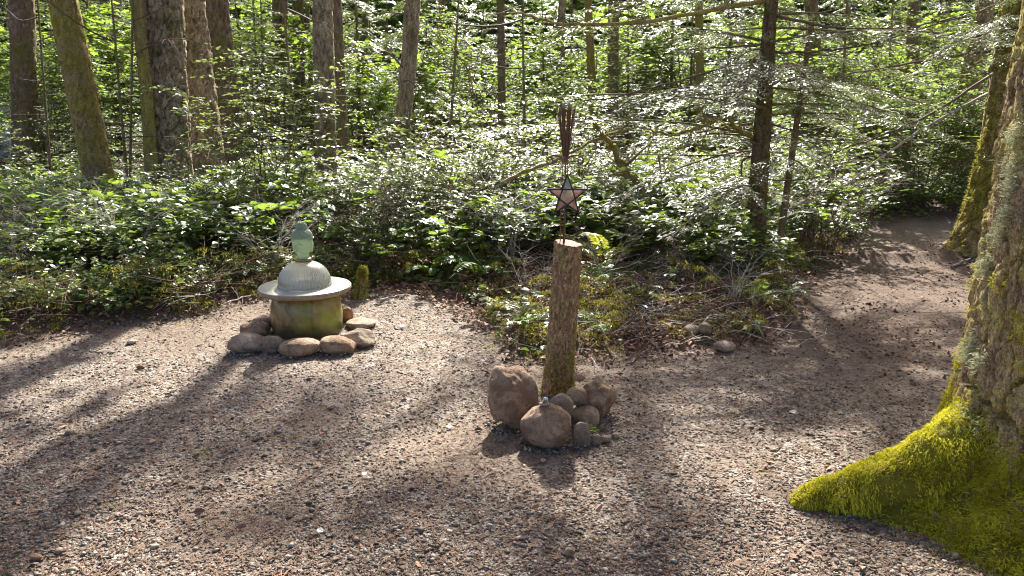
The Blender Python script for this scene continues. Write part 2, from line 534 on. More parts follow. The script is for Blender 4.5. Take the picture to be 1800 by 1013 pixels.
# ------------------------------------------------------------------ plant builders
def mesh_multi(name, chunks, smooth=True):
    """one mesh from (V, F-list, material) chunks, each with its own material slot"""
    Vs, n, T, Q, tm, qm = [], 0, [], [], [], []
    me_m = []
    for k, (V, F, m) in enumerate(chunks):
        me_m.append(m)
        for f in (F if isinstance(F, list) else [F]):
            if f.shape[1] == 3:
                T.append(f + n); tm.append(np.full(len(f), k))
            else:
                Q.append(f + n); qm.append(np.full(len(f), k))
        Vs.append(V); n += len(V)
    F, mi = [], []
    if T: F.append(np.concatenate(T)); mi += tm
    if Q: F.append(np.concatenate(Q)); mi += qm
    me = mesh(name, np.concatenate(Vs), F, None, smooth)
    for m in me_m: me.materials.append(MATS[m])
    me.polygons.foreach_set("material_index", np.concatenate(mi).astype(np.int32))
    return me
class Leaves:
    def __init__(s):
        s.p, s.d, s.n, s.s = [], [], [], []
    def add(s, p, d, n, size):
        s.p.append(p); s.d.append(d); s.n.append(n); s.s.append(size)
    def build(s, T=LEAF, TF=LEAF_F):
        p = np.concatenate(s.p); d = np.concatenate(s.d); n = np.concatenate(s.n); z = np.concatenate(s.s)
        return scatter(T, TF, p, frames(d, n), z)
def leafy(seed, stems, h, spread, twigs, twig_len, per, size, T=LEAF, TF=LEAF_F, r0=.008, t0=.3, flat=.25, rise=.35, droop=.15, base=.08, side=.9, nseg=7):
    r = np.random.default_rng(seed)
    wood, L = Acc(), Leaves()
    for k in range(stems):
        a = r.uniform(0, 2 * math.pi)
        out = np.array([math.cos(a), math.sin(a), 0])
        hh = h * r.uniform(.6, 1.0)
        sp = spread * r.uniform(.35, 1.0)
        u = np.linspace(0, 1, nseg)
        p0 = out * base * r.uniform(0, 1)
        P = p0 + out * sp * (u ** 1.5)[:, None] + np.array([0, 0, 1.0]) * (hh * (u - .12 * u ** 3))[:, None]
        P[1:] += r.normal(0, .02 * h, (nseg - 1, 3))
        wood.add(*tube(P, r0 * (1 - .75 * u), 4, False))
        for q in range(twigs):
            tt = t0 + (1 - t0) * r.uniform(0, 1) ** .8
            f = tt * (nseg - 1)
            i0 = min(int(f), nseg - 2)
            o = P[i0] + (P[i0 + 1] - P[i0]) * (f - i0)
            b = a + r.normal(0, 1.1)
            d = np.array([math.cos(b), math.sin(b), rise + r.normal(0, .15)])
            d /= np.linalg.norm(d)
            ln = twig_len * r.uniform(.5, 1.1)
            v = np.linspace(0, 1, 4)
            W = o + d * (ln * v)[:, None] - np.array([0, 0, 1]) * (droop * ln * v ** 2)[:, None]
            W[1:] += r.normal(0, ln * .04, (3, 3))
            wood.add(*tube(W, r0 * .4 * (1 - .7 * v), 3, False))
            m = max(2, int(per * r.uniform(.7, 1.2)))
            x = np.linspace(.12, 1.0, m)
            pos = np.stack([np.interp(x, v, W[:, c]) for c in range(3)], 1)
            sgn = np.where(np.arange(m) % 2 == 0, 1.0, -1.0)
            lat = np.cross([0, 0, 1.0], d)
            dd = d * .55 + lat * (sgn * side)[:, None] + r.normal(0, .22, (m, 3))
            dd[-1] = d
            nn = np.array([0, 0, 1.0]) + .22 * np.array([d[0], d[1], 0]) + r.normal(0, flat, (m, 3))
            L.add(pos, unit(dd), unit(nn), size * r.uniform(.6, 1.15, m))
    V, F = L.build(T, TF)
    WV, WF = wood.data()
    return (WV, WF), (V, F)
def conifer_branch(seed, length=1.5, step=.075, tw=.42, nl=.065, droop=.22, sparse=.0, r0=.012, start=.15):
    r = np.random.default_rng(seed)
    n = 9
    u = np.linspace(0, 1, n)
    P = np.stack([length * u, .05 * length * np.sin(u * 3 + r.uniform(0, 6)), -droop * length * u ** 2 + .05 * length * u], 1)
    wood, L = Acc(), Leaves()
    wood.add(*tube(P, r0 * (1 - .8 * u), 5, False))
    for s in np.arange(start * length, length, step):
        if r.uniform() < sparse: continue
        for sg in (-1, 1):
            q = s / length
            o = np.array([np.interp(q, u, P[:, c]) for c in range(3)])
            ln = tw * (1.05 - q) ** .6 * r.uniform(.55, 1.1)
            a = sg * rad(r.uniform(42, 66))
            d = np.array([math.cos(a), math.sin(a), r.normal(-.12, .12)])
            v = np.linspace(0, 1, 4)
            W = o + d * (ln * v)[:, None] - np.array([0, 0, 1]) * (ln * .3 * v ** 2)[:, None]
            wood.add(*tube(W, .0035 * (1 - .7 * v), 3, False))
            m = max(3, int(ln / .028))
            x = np.linspace(.1, 1, m)
            pos = np.stack([np.interp(x, v, W[:, c]) for c in range(3)], 1)
            for s2 in (-1, 1):
                lat = np.cross([0, 0, 1.0], d) * s2
                dd = d * .75 + lat * .75 + r.normal(0, .12, (m, 3)) - [0, 0, .12]
                nn = np.array([0, 0, 1.0]) + r.normal(0, .22, (m, 3))
                L.add(pos, unit(dd), unit(nn), nl * (1.15 - .6 * x) * r.uniform(.7, 1.2, m))
    V, F = L.build(NEEDLE * (1, 1.25, 1), NEEDLE_F)
    WV, WF = wood.data()
    return (WV, WF), (V, F)
def xf(V, loc, rz=0.0, tilt=0.0, s=1.0):
    c, q = math.cos(tilt), math.sin(tilt)
    V = np.stack([V[:, 0] * c + V[:, 2] * q, V[:, 1], -V[:, 0] * q + V[:, 2] * c], 1) * s
    c, q = math.cos(rz), math.sin(rz)
    return np.stack([V[:, 0] * c - V[:, 1] * q, V[:, 0] * q + V[:, 1] * c, V[:, 2]], 1) + loc
def hemlock_crown(seed, h, n, z0, rmax, far=True):
    """whorls of drooping sprays round a stem, to be parented to a trunk"""
    r = np.random.default_rng(seed)
    br = [conifer_branch(seed * 7 + k, 1.0, .10 if far else .075, .36, .10 if far else .065, .28, .1) for k in range(3)]
    wood, lf = Acc(), Acc()
    for k in range(n):
        q = (k + r.uniform()) / n
        z = z0 + (h - z0) * q
        ln = rmax * (1 - .85 * q) * r.uniform(.65, 1.15)
        (WV, WF), (V, F) = br[k % 3]
        a = k * 2.4 + r.normal(0, .3)
        tl = r.normal(.05, .14) - .25 * q
        wood.add(xf(WV, (0, 0, z), a, tl, ln), WF)
        lf.add(xf(V, (0, 0, z), a, tl, ln), F)
    return wood.data(), lf.data()
def trunk_shell(height, r0, lean, nth=64, zv=4.5, dz=.03, flare=.35, amp=.02, cw=.055, ch=.22, seed=0., top=.35, bend=0.0, low_cut=0.0):
    zs = np.concatenate([np.arange(0, zv, dz), np.linspace(zv, height, 24)])
    th = np.linspace(0, 2 * math.pi, nth, endpoint=False)
    Z, TH = np.meshgrid(zs, th, indexing='ij')
    z, a = Z.ravel(), TH.ravel()
    r = r0 * (1 - (1 - top) * z / height) + r0 * flare * np.exp(-z / (r0 * 1.3)) * (1 + .35 * np.cos(a * 4 + seed) + .2 * np.cos(a * 7 + seed * 2))
    per = max(5, round(2 * math.pi * r0 / cw))
    P = np.stack([np.cos(a) * 1.0, np.sin(a) * 1.0, z], 1)
    wp = (fbm(P * (1, 1, 2.0), 2.2, 3, seed) - .5) * 2.2
    wq = (fbm(P * (1, 1, 2.0), 2.2, 3, seed + 31) - .5) * 1.2
    amp = amp * 2.3
    f, cid = cells(a / (2 * math.pi) * per + wp, z / ch + wq, per, seed)
    plate = sstep(.0, .17, f)
    rough = fbm(P * (r0 * 20, r0 * 20, 12), 1.0, 3, seed + 3) - .5
    r = r + amp * (plate - .8 + (cid - .5) * .5) + amp * .7 * rough
    x = lean[0] * z + bend * np.sin(z * .9) + np.cos(a) * r
    y = lean[1] * z + np.sin(a) * r
    V = np.stack([x, y, z], 1)
    i = np.arange(len(zs) - 1)[:, None] * nth
    j = np.arange(nth)[None]
    k = (j + 1) % nth
    return V, np.stack([i + j, i + k, i + nth + k, i + nth + j], -1).reshape(-1, 4)
# high crowns (their shade is what dapples the clearing)
def high_crown(seed, z0, z1, rmax, n):
    r = np.random.default_rng(seed)
    wood, L = Acc(), Leaves()
    for k in range(n):
        q = (k + r.uniform()) / n
        z = z0 + (z1 - z0) * q
        ln = rmax * (1 - .7 * q) * r.uniform(.5, 1.2)
        a = r.uniform(0, 2 * math.pi)
        o = np.array([math.cos(a), math.sin(a), 0])
        u = np.linspace(0, 1, 5)
        P = np.array([0, 0, z]) + o * (ln * u)[:, None] + np.array([0, 0, 1]) * (.12 * ln * u - .3 * ln * u ** 2)[:, None]
        wood.add(*tube(P, .03 * (1 - .8 * u) * (.5 + ln * .3), 4, False))
        nc = max(2, int(ln * 2.6))                       # separate tufts along the bough, with light between them
        cx_, co_ = r.uniform(.3, 1, nc), r.normal(0, .45, nc)
        m = nc * 17
        ci = np.arange(m) % nc
        x = np.clip(cx_[ci] + r.normal(0, .17 / ln, m), .1, 1.05)
        pos = np.stack([np.interp(x, u, P[:, c]) for c in range(3)], 1)
        lat = np.cross([0, 0, 1.0], o)
        off = (co_[ci] * (1.25 - cx_[ci]) + r.normal(0, .15, m))
        pos = pos + lat * off[:, None] - np.array([0, 0, 1]) * np.abs(off * .35)[:, None]
        dd = o * .7 + lat * (np.sign(off) * .7)[:, None] + r.normal(0, .25, (m, 3))
        L.add(pos, unit(dd), unit(np.array([0, 0, 1.]) + r.normal(0, .3, (m, 3))), r.uniform(.16, .34, m))
    V, F = L.build(NEEDLE * (1, 3.2, 1), NEEDLE_F)
    WV, WF = wood.data()
    return mesh_multi("high_crown", [(WV, WF, "bark_dark"), (V, F, "canopy_leaf")])
CROWNS = [high_crown(40 + k, z0, z1, rm, n) for k, (z0, z1, rm, n) in enumerate([(7.5, 19, 2.7, 34), (9, 23, 2.9, 38), (6.5, 16, 2.3, 30)])]
CROWN_Z0 = (7.5, 9.0, 6.5)
BRANCH = [mesh_multi("spray_branch", [(*a, "bark_dark"), (*b, "conifer_leaf")]) for a, b in
          [conifer_branch(100 + k, 1.5 + .15 * k, .07, .40, .06, .18 + .05 * (k % 3), .08) for k in range(5)]]
def dead_branch(seed, length, sub=5):
    r = np.random.default_rng(seed)
    A = Acc()
    u = np.linspace(0, 1, 8)
    P = np.stack([length * u, .06 * length * np.sin(u * 4 + seed), .02 * length * np.sin(u * 5 + seed * 2) - .12 * length * u ** 2], 1)
    A.add(*tube(P, .011 * (1 - .85 * u) * (length ** .5), 5, False))
    for k in range(sub):
        q = r.uniform(.25, .95)
        o = np.array([np.interp(q, u, P[:, c]) for c in range(3)])
        d = unit(np.array([.7, r.choice([-1, 1]) * r.uniform(.4, 1), r.normal(0, .3)]))
        v = np.linspace(0, 1, 4)
        W = o + d * (length * .3 * r.uniform(.4, 1) * v)[:, None] + r.normal(0, .012, (4, 3))
        A.add(*tube(W, .004 * (1 - .7 * v), 3, False))
    return A.mesh("bare_branch", MATS["twig_brown"])
DEAD = [dead_branch(300 + k, L) for k, L in enumerate([.9, 1.4, 2.0, .6])]

# ------------------------------------------------------------------ the conifers one can tell apart
def fir(label, base, top_x, Y, wpx, mat, height=22, crown=0, flare=.3, amp=.018, name="fir_tree", group="conifer trunks in the wood", nth=56, dz=.035,
        bend=0.0, shade_to=4.2, dead=0, sprays=0, seed=1, zv=None, cw=.06, ch=.24, rz=0.0, cs=1.0, low=1.2):
    b = at(base[0], base[1], Y)
    tp = at(top_x, 0, Y)
    lean = ((tp[0] - b[0]) / (tp[2] - b[2]), 0.0)
    z0 = Hs(b[0], Y) - .06
    x0 = b[0] - lean[0] * (b[2] - z0)
    r0 = psize(wpx, Y, b[2]) / 2 * 1.04
    t = thing(name, label, "tree", (x0, Y, z0), 0, group)
    if crown is not None: height = max(height, (19, 23, 16)[crown] + max(0.0, (Y - 4.2) / 1.235 - CROWN_Z0[crown]))
    if crown is None: height = min(height, max(tp[2] + 1.5, (Y - 8.5) * .8))
    zv = zv or (tp[2] - z0 + .6)
    V, F = trunk_shell(height, r0, lean, nth, zv, dz, flare, amp, cw, ch, seed * 1.37, bend=bend, top=.22)
    obj("trunk", mesh("trunk", V, F, MATS[mat]), t)
    if crown is not None:
        zr = max(0.0, (Y - shade_to) / 1.235 - CROWN_Z0[crown])
        o = obj("crown", CROWNS[crown], t, (lean[0] * (9 * .3 + zr), 0, zr), (0, math.atan(lean[0]) * .8, rz + seed), (cs, cs, 1))
    r = np.random.default_rng(seed + 900)
    for k in range(dead):
        z = r.uniform(low, zv)
        a = r.uniform(0, 2 * math.pi)
        obj("branch", DEAD[int(r.integers(0, 4))], t, (lean[0] * z + math.cos(a) * r0 * .7, math.sin(a) * r0 * .7, z), (r.uniform(0, 6), r.normal(-.05, .15), a), r.uniform(.7, 1.1))
    for k in range(sprays):
        z = r.uniform(low, zv + .5)
        a = r.uniform(0, 2 * math.pi)
        obj("branch", BRANCH[int(r.integers(0, 5))], t, (lean[0] * z + math.cos(a) * r0 * .7, math.sin(a) * r0 * .7, z), (0, r.normal(.05, .12), a), r.uniform(.6, 1.0))
    return t, lean, r0
fir("fir trunk leaning to the left behind the ivy covered bank", (178, 330), 110, 11.0, 47, "bark_mossy", 20, 0, seed=1, dead=2, amp=.014, low=3)
fir("slim mossy grey trunk beside the thickest fir trunk", (262, 300), 236, 10.2, 21, "bark_mossy", 16, 2, name="slim_tree", seed=2, amp=.008, nth=40, bend=.05, dead=2, low=2)
fir("thickest grey furrowed fir trunk left of the glass head", (300, 300), 287, 10.6, 63, "bark_fir", 26, 1, seed=3, amp=.026, nth=84, dz=.025, cw=.065, ch=.22)
fir("brown furrowed fir trunk standing half behind the thickest trunk", (366, 290), 331, 12.2, 52, "bark_fir", 24, 1, seed=4, amp=.024, nth=64, dz=.03)
fir("dark fir trunk third of the cluster behind the pale shrub leaves", (408, 250), 380, 14.5, 40, "bark_dark", 22, 0, seed=5, amp=.02)
fir("dim mossy trunk seen through the pale leaved shrub", (488, 230), 492, 18.0, 27, "bark_dark", 20, 2, seed=6, amp=.016, dz=.05)
fir("second dim trunk just left of the straight fir", (527, 220), 524, 21.0, 20, "bark_dark", 20, 0, seed=7, amp=.016, dz=.06)
fir("straight brown fir trunk rising behind the glass head statue", (573, 285), 567, 10.4, 34, "bark_fir", 22, 2, seed=8, amp=.015, nth=60, dz=.03, dead=3, low=2, cw=.045, ch=.2)
fir("thin dark trunk close behind the straight brown fir", (604, 260), 592, 13.5, 17, "bark_dark", 18, 2, cs=.85, seed=9, amp=.008, nth=32, dz=.05, dead=7, low=.9)
fir("slender brown fir bowed to the right above the white leaved shrubs", (697, 270), 723, 11.2, 27, "bark_fir", 20, 2, seed=10, amp=.013, bend=.05, dead=3, low=1.6, cw=.045)
fir("thin black trunk far behind between bowed fir and star", (882, 180), 880, 17.0, 14, "bark_dark", 17, 0, cs=.66, seed=11, amp=.006, nth=28, dz=.06, dead=6, low=.8)
fir("far brown trunk behind the top of the metal plume", (1040, 140), 1034, 20.0, 17, "bark_mossy", 20, None, seed=12, amp=.012, nth=32, dz=.06)
fir("far trunk next right of the metal plume in the maples", (1077, 150), 1079, 19.0, 20, "bark_dark", 21, 0, cs=.55, seed=13, amp=.012, nth=32, dz=.06)
fir("far dark trunk right of the branchy hemlock", (1440, 220), 1425, 16.5, 24, "bark_dark", 20, 2, shade_to=7.0, cs=.8, seed=14, amp=.014, nth=32, dz=.06, dead=4)
fir("far dark trunk above the bend of the path", (1603, 130), 1607, 17.0, 22, "bark_dark", 20, 0, seed=15, amp=.014, nth=32, dz=.06, dead=4)
fir("dark leaning trunk behind bushes past the path", (1668, 330), 1735, 13.0, 46, "bark_mossy", 20, None, seed=16, amp=.016, nth=48, dz=.05)
fir("stout shaded trunk at the far left behind leaves", (45, 260), 38, 15.0, 40, "bark_dark", 20, 0, seed=17, amp=.016, nth=40, dz=.05)
t, lean, r0 = fir("big moss skirted fir right of the path bend", (1752, 400), 1812, 8.4, 84, "bark_mossy", 24, 1, flare=.75, seed=18, amp=.024, nth=110, dz=.02, cw=.06, ch=.2)
BIG_RIGHT = t
fir("far slim trunk left of the branchy hemlock among maples", (1232, 190), 1228, 18.0, 15, "bark_mossy", 19, 2, cs=.6, seed=19, amp=.008, nth=28, dz=.06, dead=3)  # added tree: its high crown is there to shade the right-hand path
for lab, b, tx, Y, wp in [("thin twin sapling stem between the leaning and the slim trunk", (222, 300), 196, 10.0, 5.5), ("second thin twin sapling stem beside the slim trunk", (229, 300), 233, 10.1, 5.0),
                       ("thin bare sapling stem left of the leaning fir", (84, 240), 66, 12.0, 5.0), ("thin sapling stem in front of the dim trunks", (520, 250), 497, 11.0, 6.0),
                       ("thin dark sapling forking above the metal plume's left", (922, 220), 918, 12.0, 6.0), ("thin bare stem between bowed fir and black trunk", (792, 230), 806, 13.0, 6.0),
                       ("thin dark stem above the path bend bushes", (1560, 200), 1570, 13.5, 6.0), ("thin stem right of the hemlock sapling", (1475, 260), 1490, 12.0, 7.0)]:
    fir(lab, b, tx, Y, wp, "bark_dark", 7, None, seed=int(b[0]), amp=.002, nth=14, dz=.12, name="thin_sapling", group="thin sapling stems", dead=6, low=.8, flare=.1)
rf = np.random.default_rng(77)
far_spots = [(640, 22, 13), (760, 26, 13), (985, 27, 14), (1130, 25, 12), (1500, 24, 15), (210, 24, 14), (440, 25, 13), (655, 31, 11), (1300, 30, 12), (20, 22, 15)]
for k, (px, Y, wp) in enumerate(far_spots):
    fir("distant slim conifer trunk deep in the wood", (px, 180), px + rf.normal(0, 6), Y, wp, ["bark_dark", "bark_mossy", "bark_fir"][k % 3], rf.uniform(15, 21), None,
        seed=30 + k, amp=.008, nth=18, dz=.12, name="distant_conifer", group="distant conifer trunks", dead=2)

# ------------------------------------------------------------------ the branchy hemlock by the path
def poly_px(pts):
    """(px, py, Y) way-points to world points, smoothed"""
    P = np.array([at(*p) for p in pts])
    u = np.linspace(0, 1, len(P))
    v = np.linspace(0, 1, len(P) * 5)
    W = np.stack([np.interp(v, u, P[:, c]) for c in range(3)], 1)
    for _ in range(3):
        W[1:-1] = (W[:-2] + W[1:-1] * 2 + W[2:]) / 4
    return W
def limb(name, parent, pts, r0, r1, mat, twigs=0, seed=0, tl=.25):
    W = poly_px(pts) - np.array(parent.location)
    r = np.random.default_rng(seed)
    W[2:-1] += r.normal(0, r0 * .35, (len(W) - 3, 3))
    A = Acc()
    A.add(*tube(W, np.linspace(r0, r1, len(W)), 7))
    for k in range(twigs):
        i0 = int(r.integers(2, len(W) - 1))
        d = unit(W[i0] - W[i0 - 1]) * .5 + unit(r.normal(size=3)) * .8
        v = np.linspace(0, 1, 5)
        T = W[i0] + d * (tl * r.uniform(.4, 1.2) * v)[:, None] + r.normal(0, .012, (5, 3)) * v[:, None]
        A.add(*tube(T, np.linspace(max(r1, r0 * .3), .0015, 5), 4, False))
    return obj(name, A.mesh(name, MATS[mat]), parent)
hem, hl, hr = fir("dark branchy hemlock with bare limbs at the path edge", (1322, 480), 1356, 7.1, 36, "bark_black", 15, None, flare=.25, amp=.007, name="hemlock_tree",
                  group="hemlocks", nth=60, dz=.02, seed=21, cw=.035, ch=.1)
YH = 7.1
limb("branch", hem, [(1345, 2, YH), (1250, 18, YH - .2), (1150, 38, YH - .4), (1050, 44, YH - .6), (985, 42, YH - .7), (930, 28, YH - .8), (900, 18, YH - .9)], .022, .007, "bark_mossy", 14, 1, .3)
limb("branch", hem, [(1345, 78, YH), (1270, 84, YH + .1), (1180, 88, YH + .2)], .011, .003, "twig_brown", 8, 2)
limb("branch", hem, [(1325, 243, YH), (1290, 222, YH - .2), (1278, 204, YH - .3), (1235, 225, YH - .4), (1190, 236, YH - .5), (1140, 232, YH - .6), (1100, 210, YH - .7)], .024, .004, "bark_mossy", 16, 3, .3)
limb("branch", hem, [(1340, 105, YH), (1270, 120, YH - .3), (1180, 145, YH - .6), (1080, 172, YH - .8), (1020, 178, YH - .9)], .013, .004, "twig_brown", 10, 4)
limb("branch", hem, [(1362, 28, YH), (1440, 45, YH - .2), (1520, 52, YH - .4), (1600, 50, YH - .5), (1680, 30, YH - .6)], .015, .005, "twig_brown", 12, 5)
limb("branch", hem, [(1358, 92, YH), (1430, 92, YH - .2), (1530, 80, YH - .4), (1640, 45, YH - .6), (1740, 15, YH - .8)], .012, .004, "twig_brown", 12, 6)
limb("branch", hem, [(1345, 215, YH), (1430, 240, YH - .1), (1500, 238, YH - .3)], .009, .003, "twig_brown", 8, 7)
limb("branch", hem, [(1345, 315, YH), (1400, 318, YH - .1), (1470, 305, YH - .3)], .008, .003, "twig_brown", 6, 8)
limb("branch", hem, [(1320, 160, YH), (1240, 165, YH + .2), (1150, 150, YH + .4)], .009, .003, "twig_brown", 8, 9)
limb("branch", hem, [(1325, 275, YH), (1200, 272, YH - .3), (1090, 272, YH - .5)], .007, .003, "twig_brown", 8, 10)
rh = np.random.default_rng(5)
for k in range(46):
    z = rh.uniform(.8, 2.9)
    a = rh.choice([rh.normal(math.pi, .7), rh.normal(0, .7), rh.uniform(0, 6.28)])
    if z < 1.5 and math.cos(a) > .3: z += 1.0
    obj("branch", BRANCH[int(rh.integers(0, 5))], hem, (hl[0] * z + math.cos(a) * .05, math.sin(a) * .05, z), (0, rh.normal(.02, .12), a), rh.uniform(.6, 1.3))
for k in range(9):                                                       # the small sprouts at its foot
    z = rh.uniform(.1, .8)
    a = rh.uniform(3.4, 6.0)
    obj("branch", BRANCH[k % 5], hem, (hl[0] * z + math.cos(a) * .08, math.sin(a) * .08, z), (0, rh.normal(-.1, .25), a), rh.uniform(.18, .32))
sap, sl, sr = fir("thin leaning hemlock sapling right beside the branchy hemlock", (1368, 440), 1432, 7.3, 13, "bark_dark", 6, None, flare=.2, amp=.003, name="hemlock_sapling", group="hemlocks",
                  nth=20, dz=.05, seed=22)
for k in range(18):
    z = rh.uniform(.6, 3.2)
    a = rh.uniform(0, 6.28)
    obj("branch", BRANCH[int(rh.integers(0, 5))], sap, (sl[0] * z, 0, z), (0, rh.normal(0, .15), a), rh.uniform(.45, .75))
# long arching limbs from the big right-hand fir
for k, pts in enumerate([[(1745, 130, 8.3), (1650, 195, 7.9), (1560, 235, 7.6), (1480, 262, 7.4), (1420, 290, 7.3)],
                         [(1740, 90, 8.3), (1640, 105, 8.0), (1500, 128, 7.7), (1420, 150, 7.6)],
                         [(1735, 165, 8.3), (1640, 215, 7.6), (1560, 270, 7.0), (1480, 330, 6.6), (1400, 362, 6.3)],
                         [(1730, 60, 8.3), (1660, 85, 8.6), (1570, 120, 8.8)]]):
    limb("branch", BIG_RIGHT, pts, .016, .004, "dead_wood" if k == 2 else "twig_brown", 12, 60 + k, .35)
for k in range(15):
    z = rh.uniform(2.0, 3.2)
    a = rh.normal(math.pi + .3, .6)
    obj("branch", BRANCH[int(rh.integers(0, 5))], BIG_RIGHT, (.1 * z + math.cos(a) * .25, math.sin(a) * .25, z), (0, rh.normal(.0, .12), a), rh.uniform(.6, 1.1))

# ------------------------------------------------------------------ many-stemmed maple with mossy stems
vx = at(1168, 440, 8.0)
vz = Hs(vx[0], 8.0)
vm = thing("vine_maple", "mossy many-stemmed vine maple forking low behind the log post", "tree", (vx[0], 8.0, vz - .03))
limb("stem", vm, [(1168, 452, 8.0), (1158, 400, 7.95), (1135, 350, 7.8), (1095, 290, 7.6), (1070, 245, 7.4), (1045, 215, 7.2)], .046, .022, "bark_mossy", 8, 70, .5)
limb("stem", vm, [(1172, 452, 8.0), (1182, 400, 8.0), (1205, 370, 7.9), (1240, 345, 7.8), (1290, 330, 7.7)], .042, .010, "bark_black", 8, 71, .4)
limb("stem", vm, [(1166, 450, 8.0), (1175, 405, 8.1), (1215, 355, 8.2), (1290, 315, 8.3)], .030, .008, "bark_black", 6, 72, .4)
limb("stem", vm, [(1162, 452, 8.0), (1150, 410, 8.1), (1165, 330, 8.3), (1150, 230, 8.4), (1165, 120, 8.5)], .018, .005, "bark_dark", 8, 73, .5)
limb("stem", vm, [(880, 324, 7.2), (925, 300, 7.2), (980, 282, 7.25), (1045, 245, 7.3), (1110, 225, 7.3)], .020, .010, "bark_mossy", 7, 74, .35)
limb("stem", vm, [(1180, 440, 7.9), (1230, 400, 7.6), (1290, 380, 7.4)], .018, .004, "bark_dark", 5, 75, .3)

# ------------------------------------------------------------------ leafy plants, copied about the wood
def plant_protos(kind, mats, data):
    return [(mesh(kind + "_stems", *w, MATS[mats[0]]), mesh(kind + "_leaves", *l, MATS[mats[1]], False)) for w, l in data]
SALAL = plant_protos("salal", ("twig_brown", "salal_leaf"), [leafy(400 + k, 13, .75, .5, 5, .24, 5, .105, LEAF * (1, 1.25, 1), r0=.005, flat=.22, base=.25) for k in range(5)])
HUCK = plant_protos("huckleberry", ("twig_brown", "huckle_leaf"), [leafy(420 + k, 8, 1.5, .75, 10, .42, 8, .070, LEAF * (1, 1.3, 1), r0=.008, flat=.18, rise=.15, t0=.25) for k in range(4)])
TALL = plant_protos("tall_shrub", ("twig_brown", "huckle_leaf"), [leafy(433 + k, 6, 2.7, .9, 15, .55, 9, .078, LEAF * (1, 1.25, 1), r0=.009, flat=.16, rise=.05, droop=.05, t0=.25) for k in range(3)])
BROAD = plant_protos("broadleaf", ("twig_brown", "broad_leaf"), [leafy(620 + k, 9, 1.0, .55, 4, .26, 3, .17, MAPLE * (1, .95, 1), MAPLE_F, r0=.006, flat=.25, base=.2, t0=.35) for k in range(3)])
UNDER = plant_protos("understory", ("bark_dark", "under_leaf"), [leafy(440 + k, 5, 3.6, 1.5, 34, .8, 10, .095, LEAF * (1, 1.3, 1), r0=.02, flat=.35, rise=.2, t0=.15) for k in range(4)])
MAPL = plant_protos("maple", ("bark_dark", "maple_leaf"), [leafy(460 + k, 4, 4.2, 1.6, 30, .9, 8, .17, MAPLE, MAPLE_F, r0=.024, flat=.35, rise=.15, t0=.3) for k in range(3)])
HEML = []
for k in range(3):
    (WV, WF), (V, F) = hemlock_crown(480 + k, 5.5, 40, .5, 1.7)
    u = np.linspace(0, 1, 8)
    st = tube(np.stack([.05 * np.sin(u * 4), .05 * np.cos(u * 3) - .05, 5.6 * u], 1), .05 * (1 - .85 * u), 8)
    HEML.append((mesh("sapling_trunk", *st, MATS["bark_dark"]), mesh_multi("sapling_crown", [(WV, WF, "bark_dark"), (V, F, "conifer_leaf")], False)))
def zone(x, y):
    px, _ = project((x, y, .5))
    return ("left of the leaning fir trunk" if px < 130 else "around the leaning fir trunk" if px < 240 else "before the thick fir trunks" if px < 450 else
            "behind the glass head statue" if px < 660 else "below the bowed slender fir" if px < 850 else "behind the log post and star" if px < 1060 else
            "around the many-stemmed maple" if px < 1290 else "around the branchy hemlock" if px < 1440 else "along the bend of the path" if px < 1700 else
            "right of the path bend")
def place(proto, names, name, lab, cat, grp, x, y, s, rz, sz=None, z=None):
    zz = Hs(x, y) - .02 if z is None else z
    t = thing(name, lab, cat, (x, y, zz), rz, grp, 1.0)
    t.scale = (s, s, sz or s)
    for me, nm in zip(proto, names):
        obj(nm, me, t)
    return t
rp = np.random.default_rng(23)
# clearing in front of the bank where only litter lies, and places that stay open
def open_spot(x, y):
    return (.35 < x < 2.0 and y < 6.4) or (-1.2 < x < .36 and y < 6.9) or (-1.2 < x < -.2 and y < 7.3) or math.hypot(x + 1.5, y - 5.4) < .75
n = 0
tries = 0
while n < 145 and tries < 4000:
    tries += 1
    x, y = rp.uniform(-7, 6.5), rp.uniform(5, 13)
    s = float(bank(x, y)[0])
    if s < .18 or open_spot(x, y) or rp.uniform() < .3 * sstep(8, 13, y): continue
    if x > 2.0 and s < .8 and y < 8: continue
    if abs(x) > .75 * y: continue
    hgt = .28 + .67 * sstep(.4, 2.4, s) + rp.uniform(-.1, .25)
    if x < -3.5: hgt *= .7
    z = zone(x, y)
    d = "low salal shrub at the bank's front " if s < 1.0 else "glossy salal shrub amid the thicket " if s < 3 else "salal shrub deep in the thicket "
    place(SALAL[n % 5], ("stems", "leaves"), "salal_shrub", d + z, "shrub", "salal shrubs " + z, x, y, hgt * 1.15, rp.uniform(0, 6.28), hgt * 1.1)
    n += 1
far_low = 0
while far_low < 46:
    Y = rp.uniform(10.5, 19)
    px = rp.uniform(-60, 1480)
    x = (px - 900) / FPX * (Y + .3)
    if float(bank(x, Y)[0]) < 1: continue
    z = zone(x, Y)
    place(SALAL[far_low % 5], ("stems", "leaves"), "salal_shrub", "salal shrub deep in the thicket " + z, "shrub", "salal shrubs " + z, x, Y, rp.uniform(.7, 1.3), rp.uniform(0, 6.28))
    far_low += 1
for px, Y in [(1440, 11.9), (1480, 11.8), (1515, 12.0), (1550, 11.9), (1590, 11.8), (1625, 12.0), (1660, 11.8), (1700, 11.9), (1465, 12.6), (1535, 12.7), (1605, 12.6), (1680, 12.7), (1740, 12.4), (1570, 13.3), (1640, 13.4)]:
    x = (px - 900) / FPX * (Y + .3)
    place(SALAL[px % 5], ("stems", "leaves"), "salal_shrub", "low salal shrub at the end of the path bend", "shrub", "low shrubs at the path end", x, Y, rp.uniform(.6, .95), px * .31)
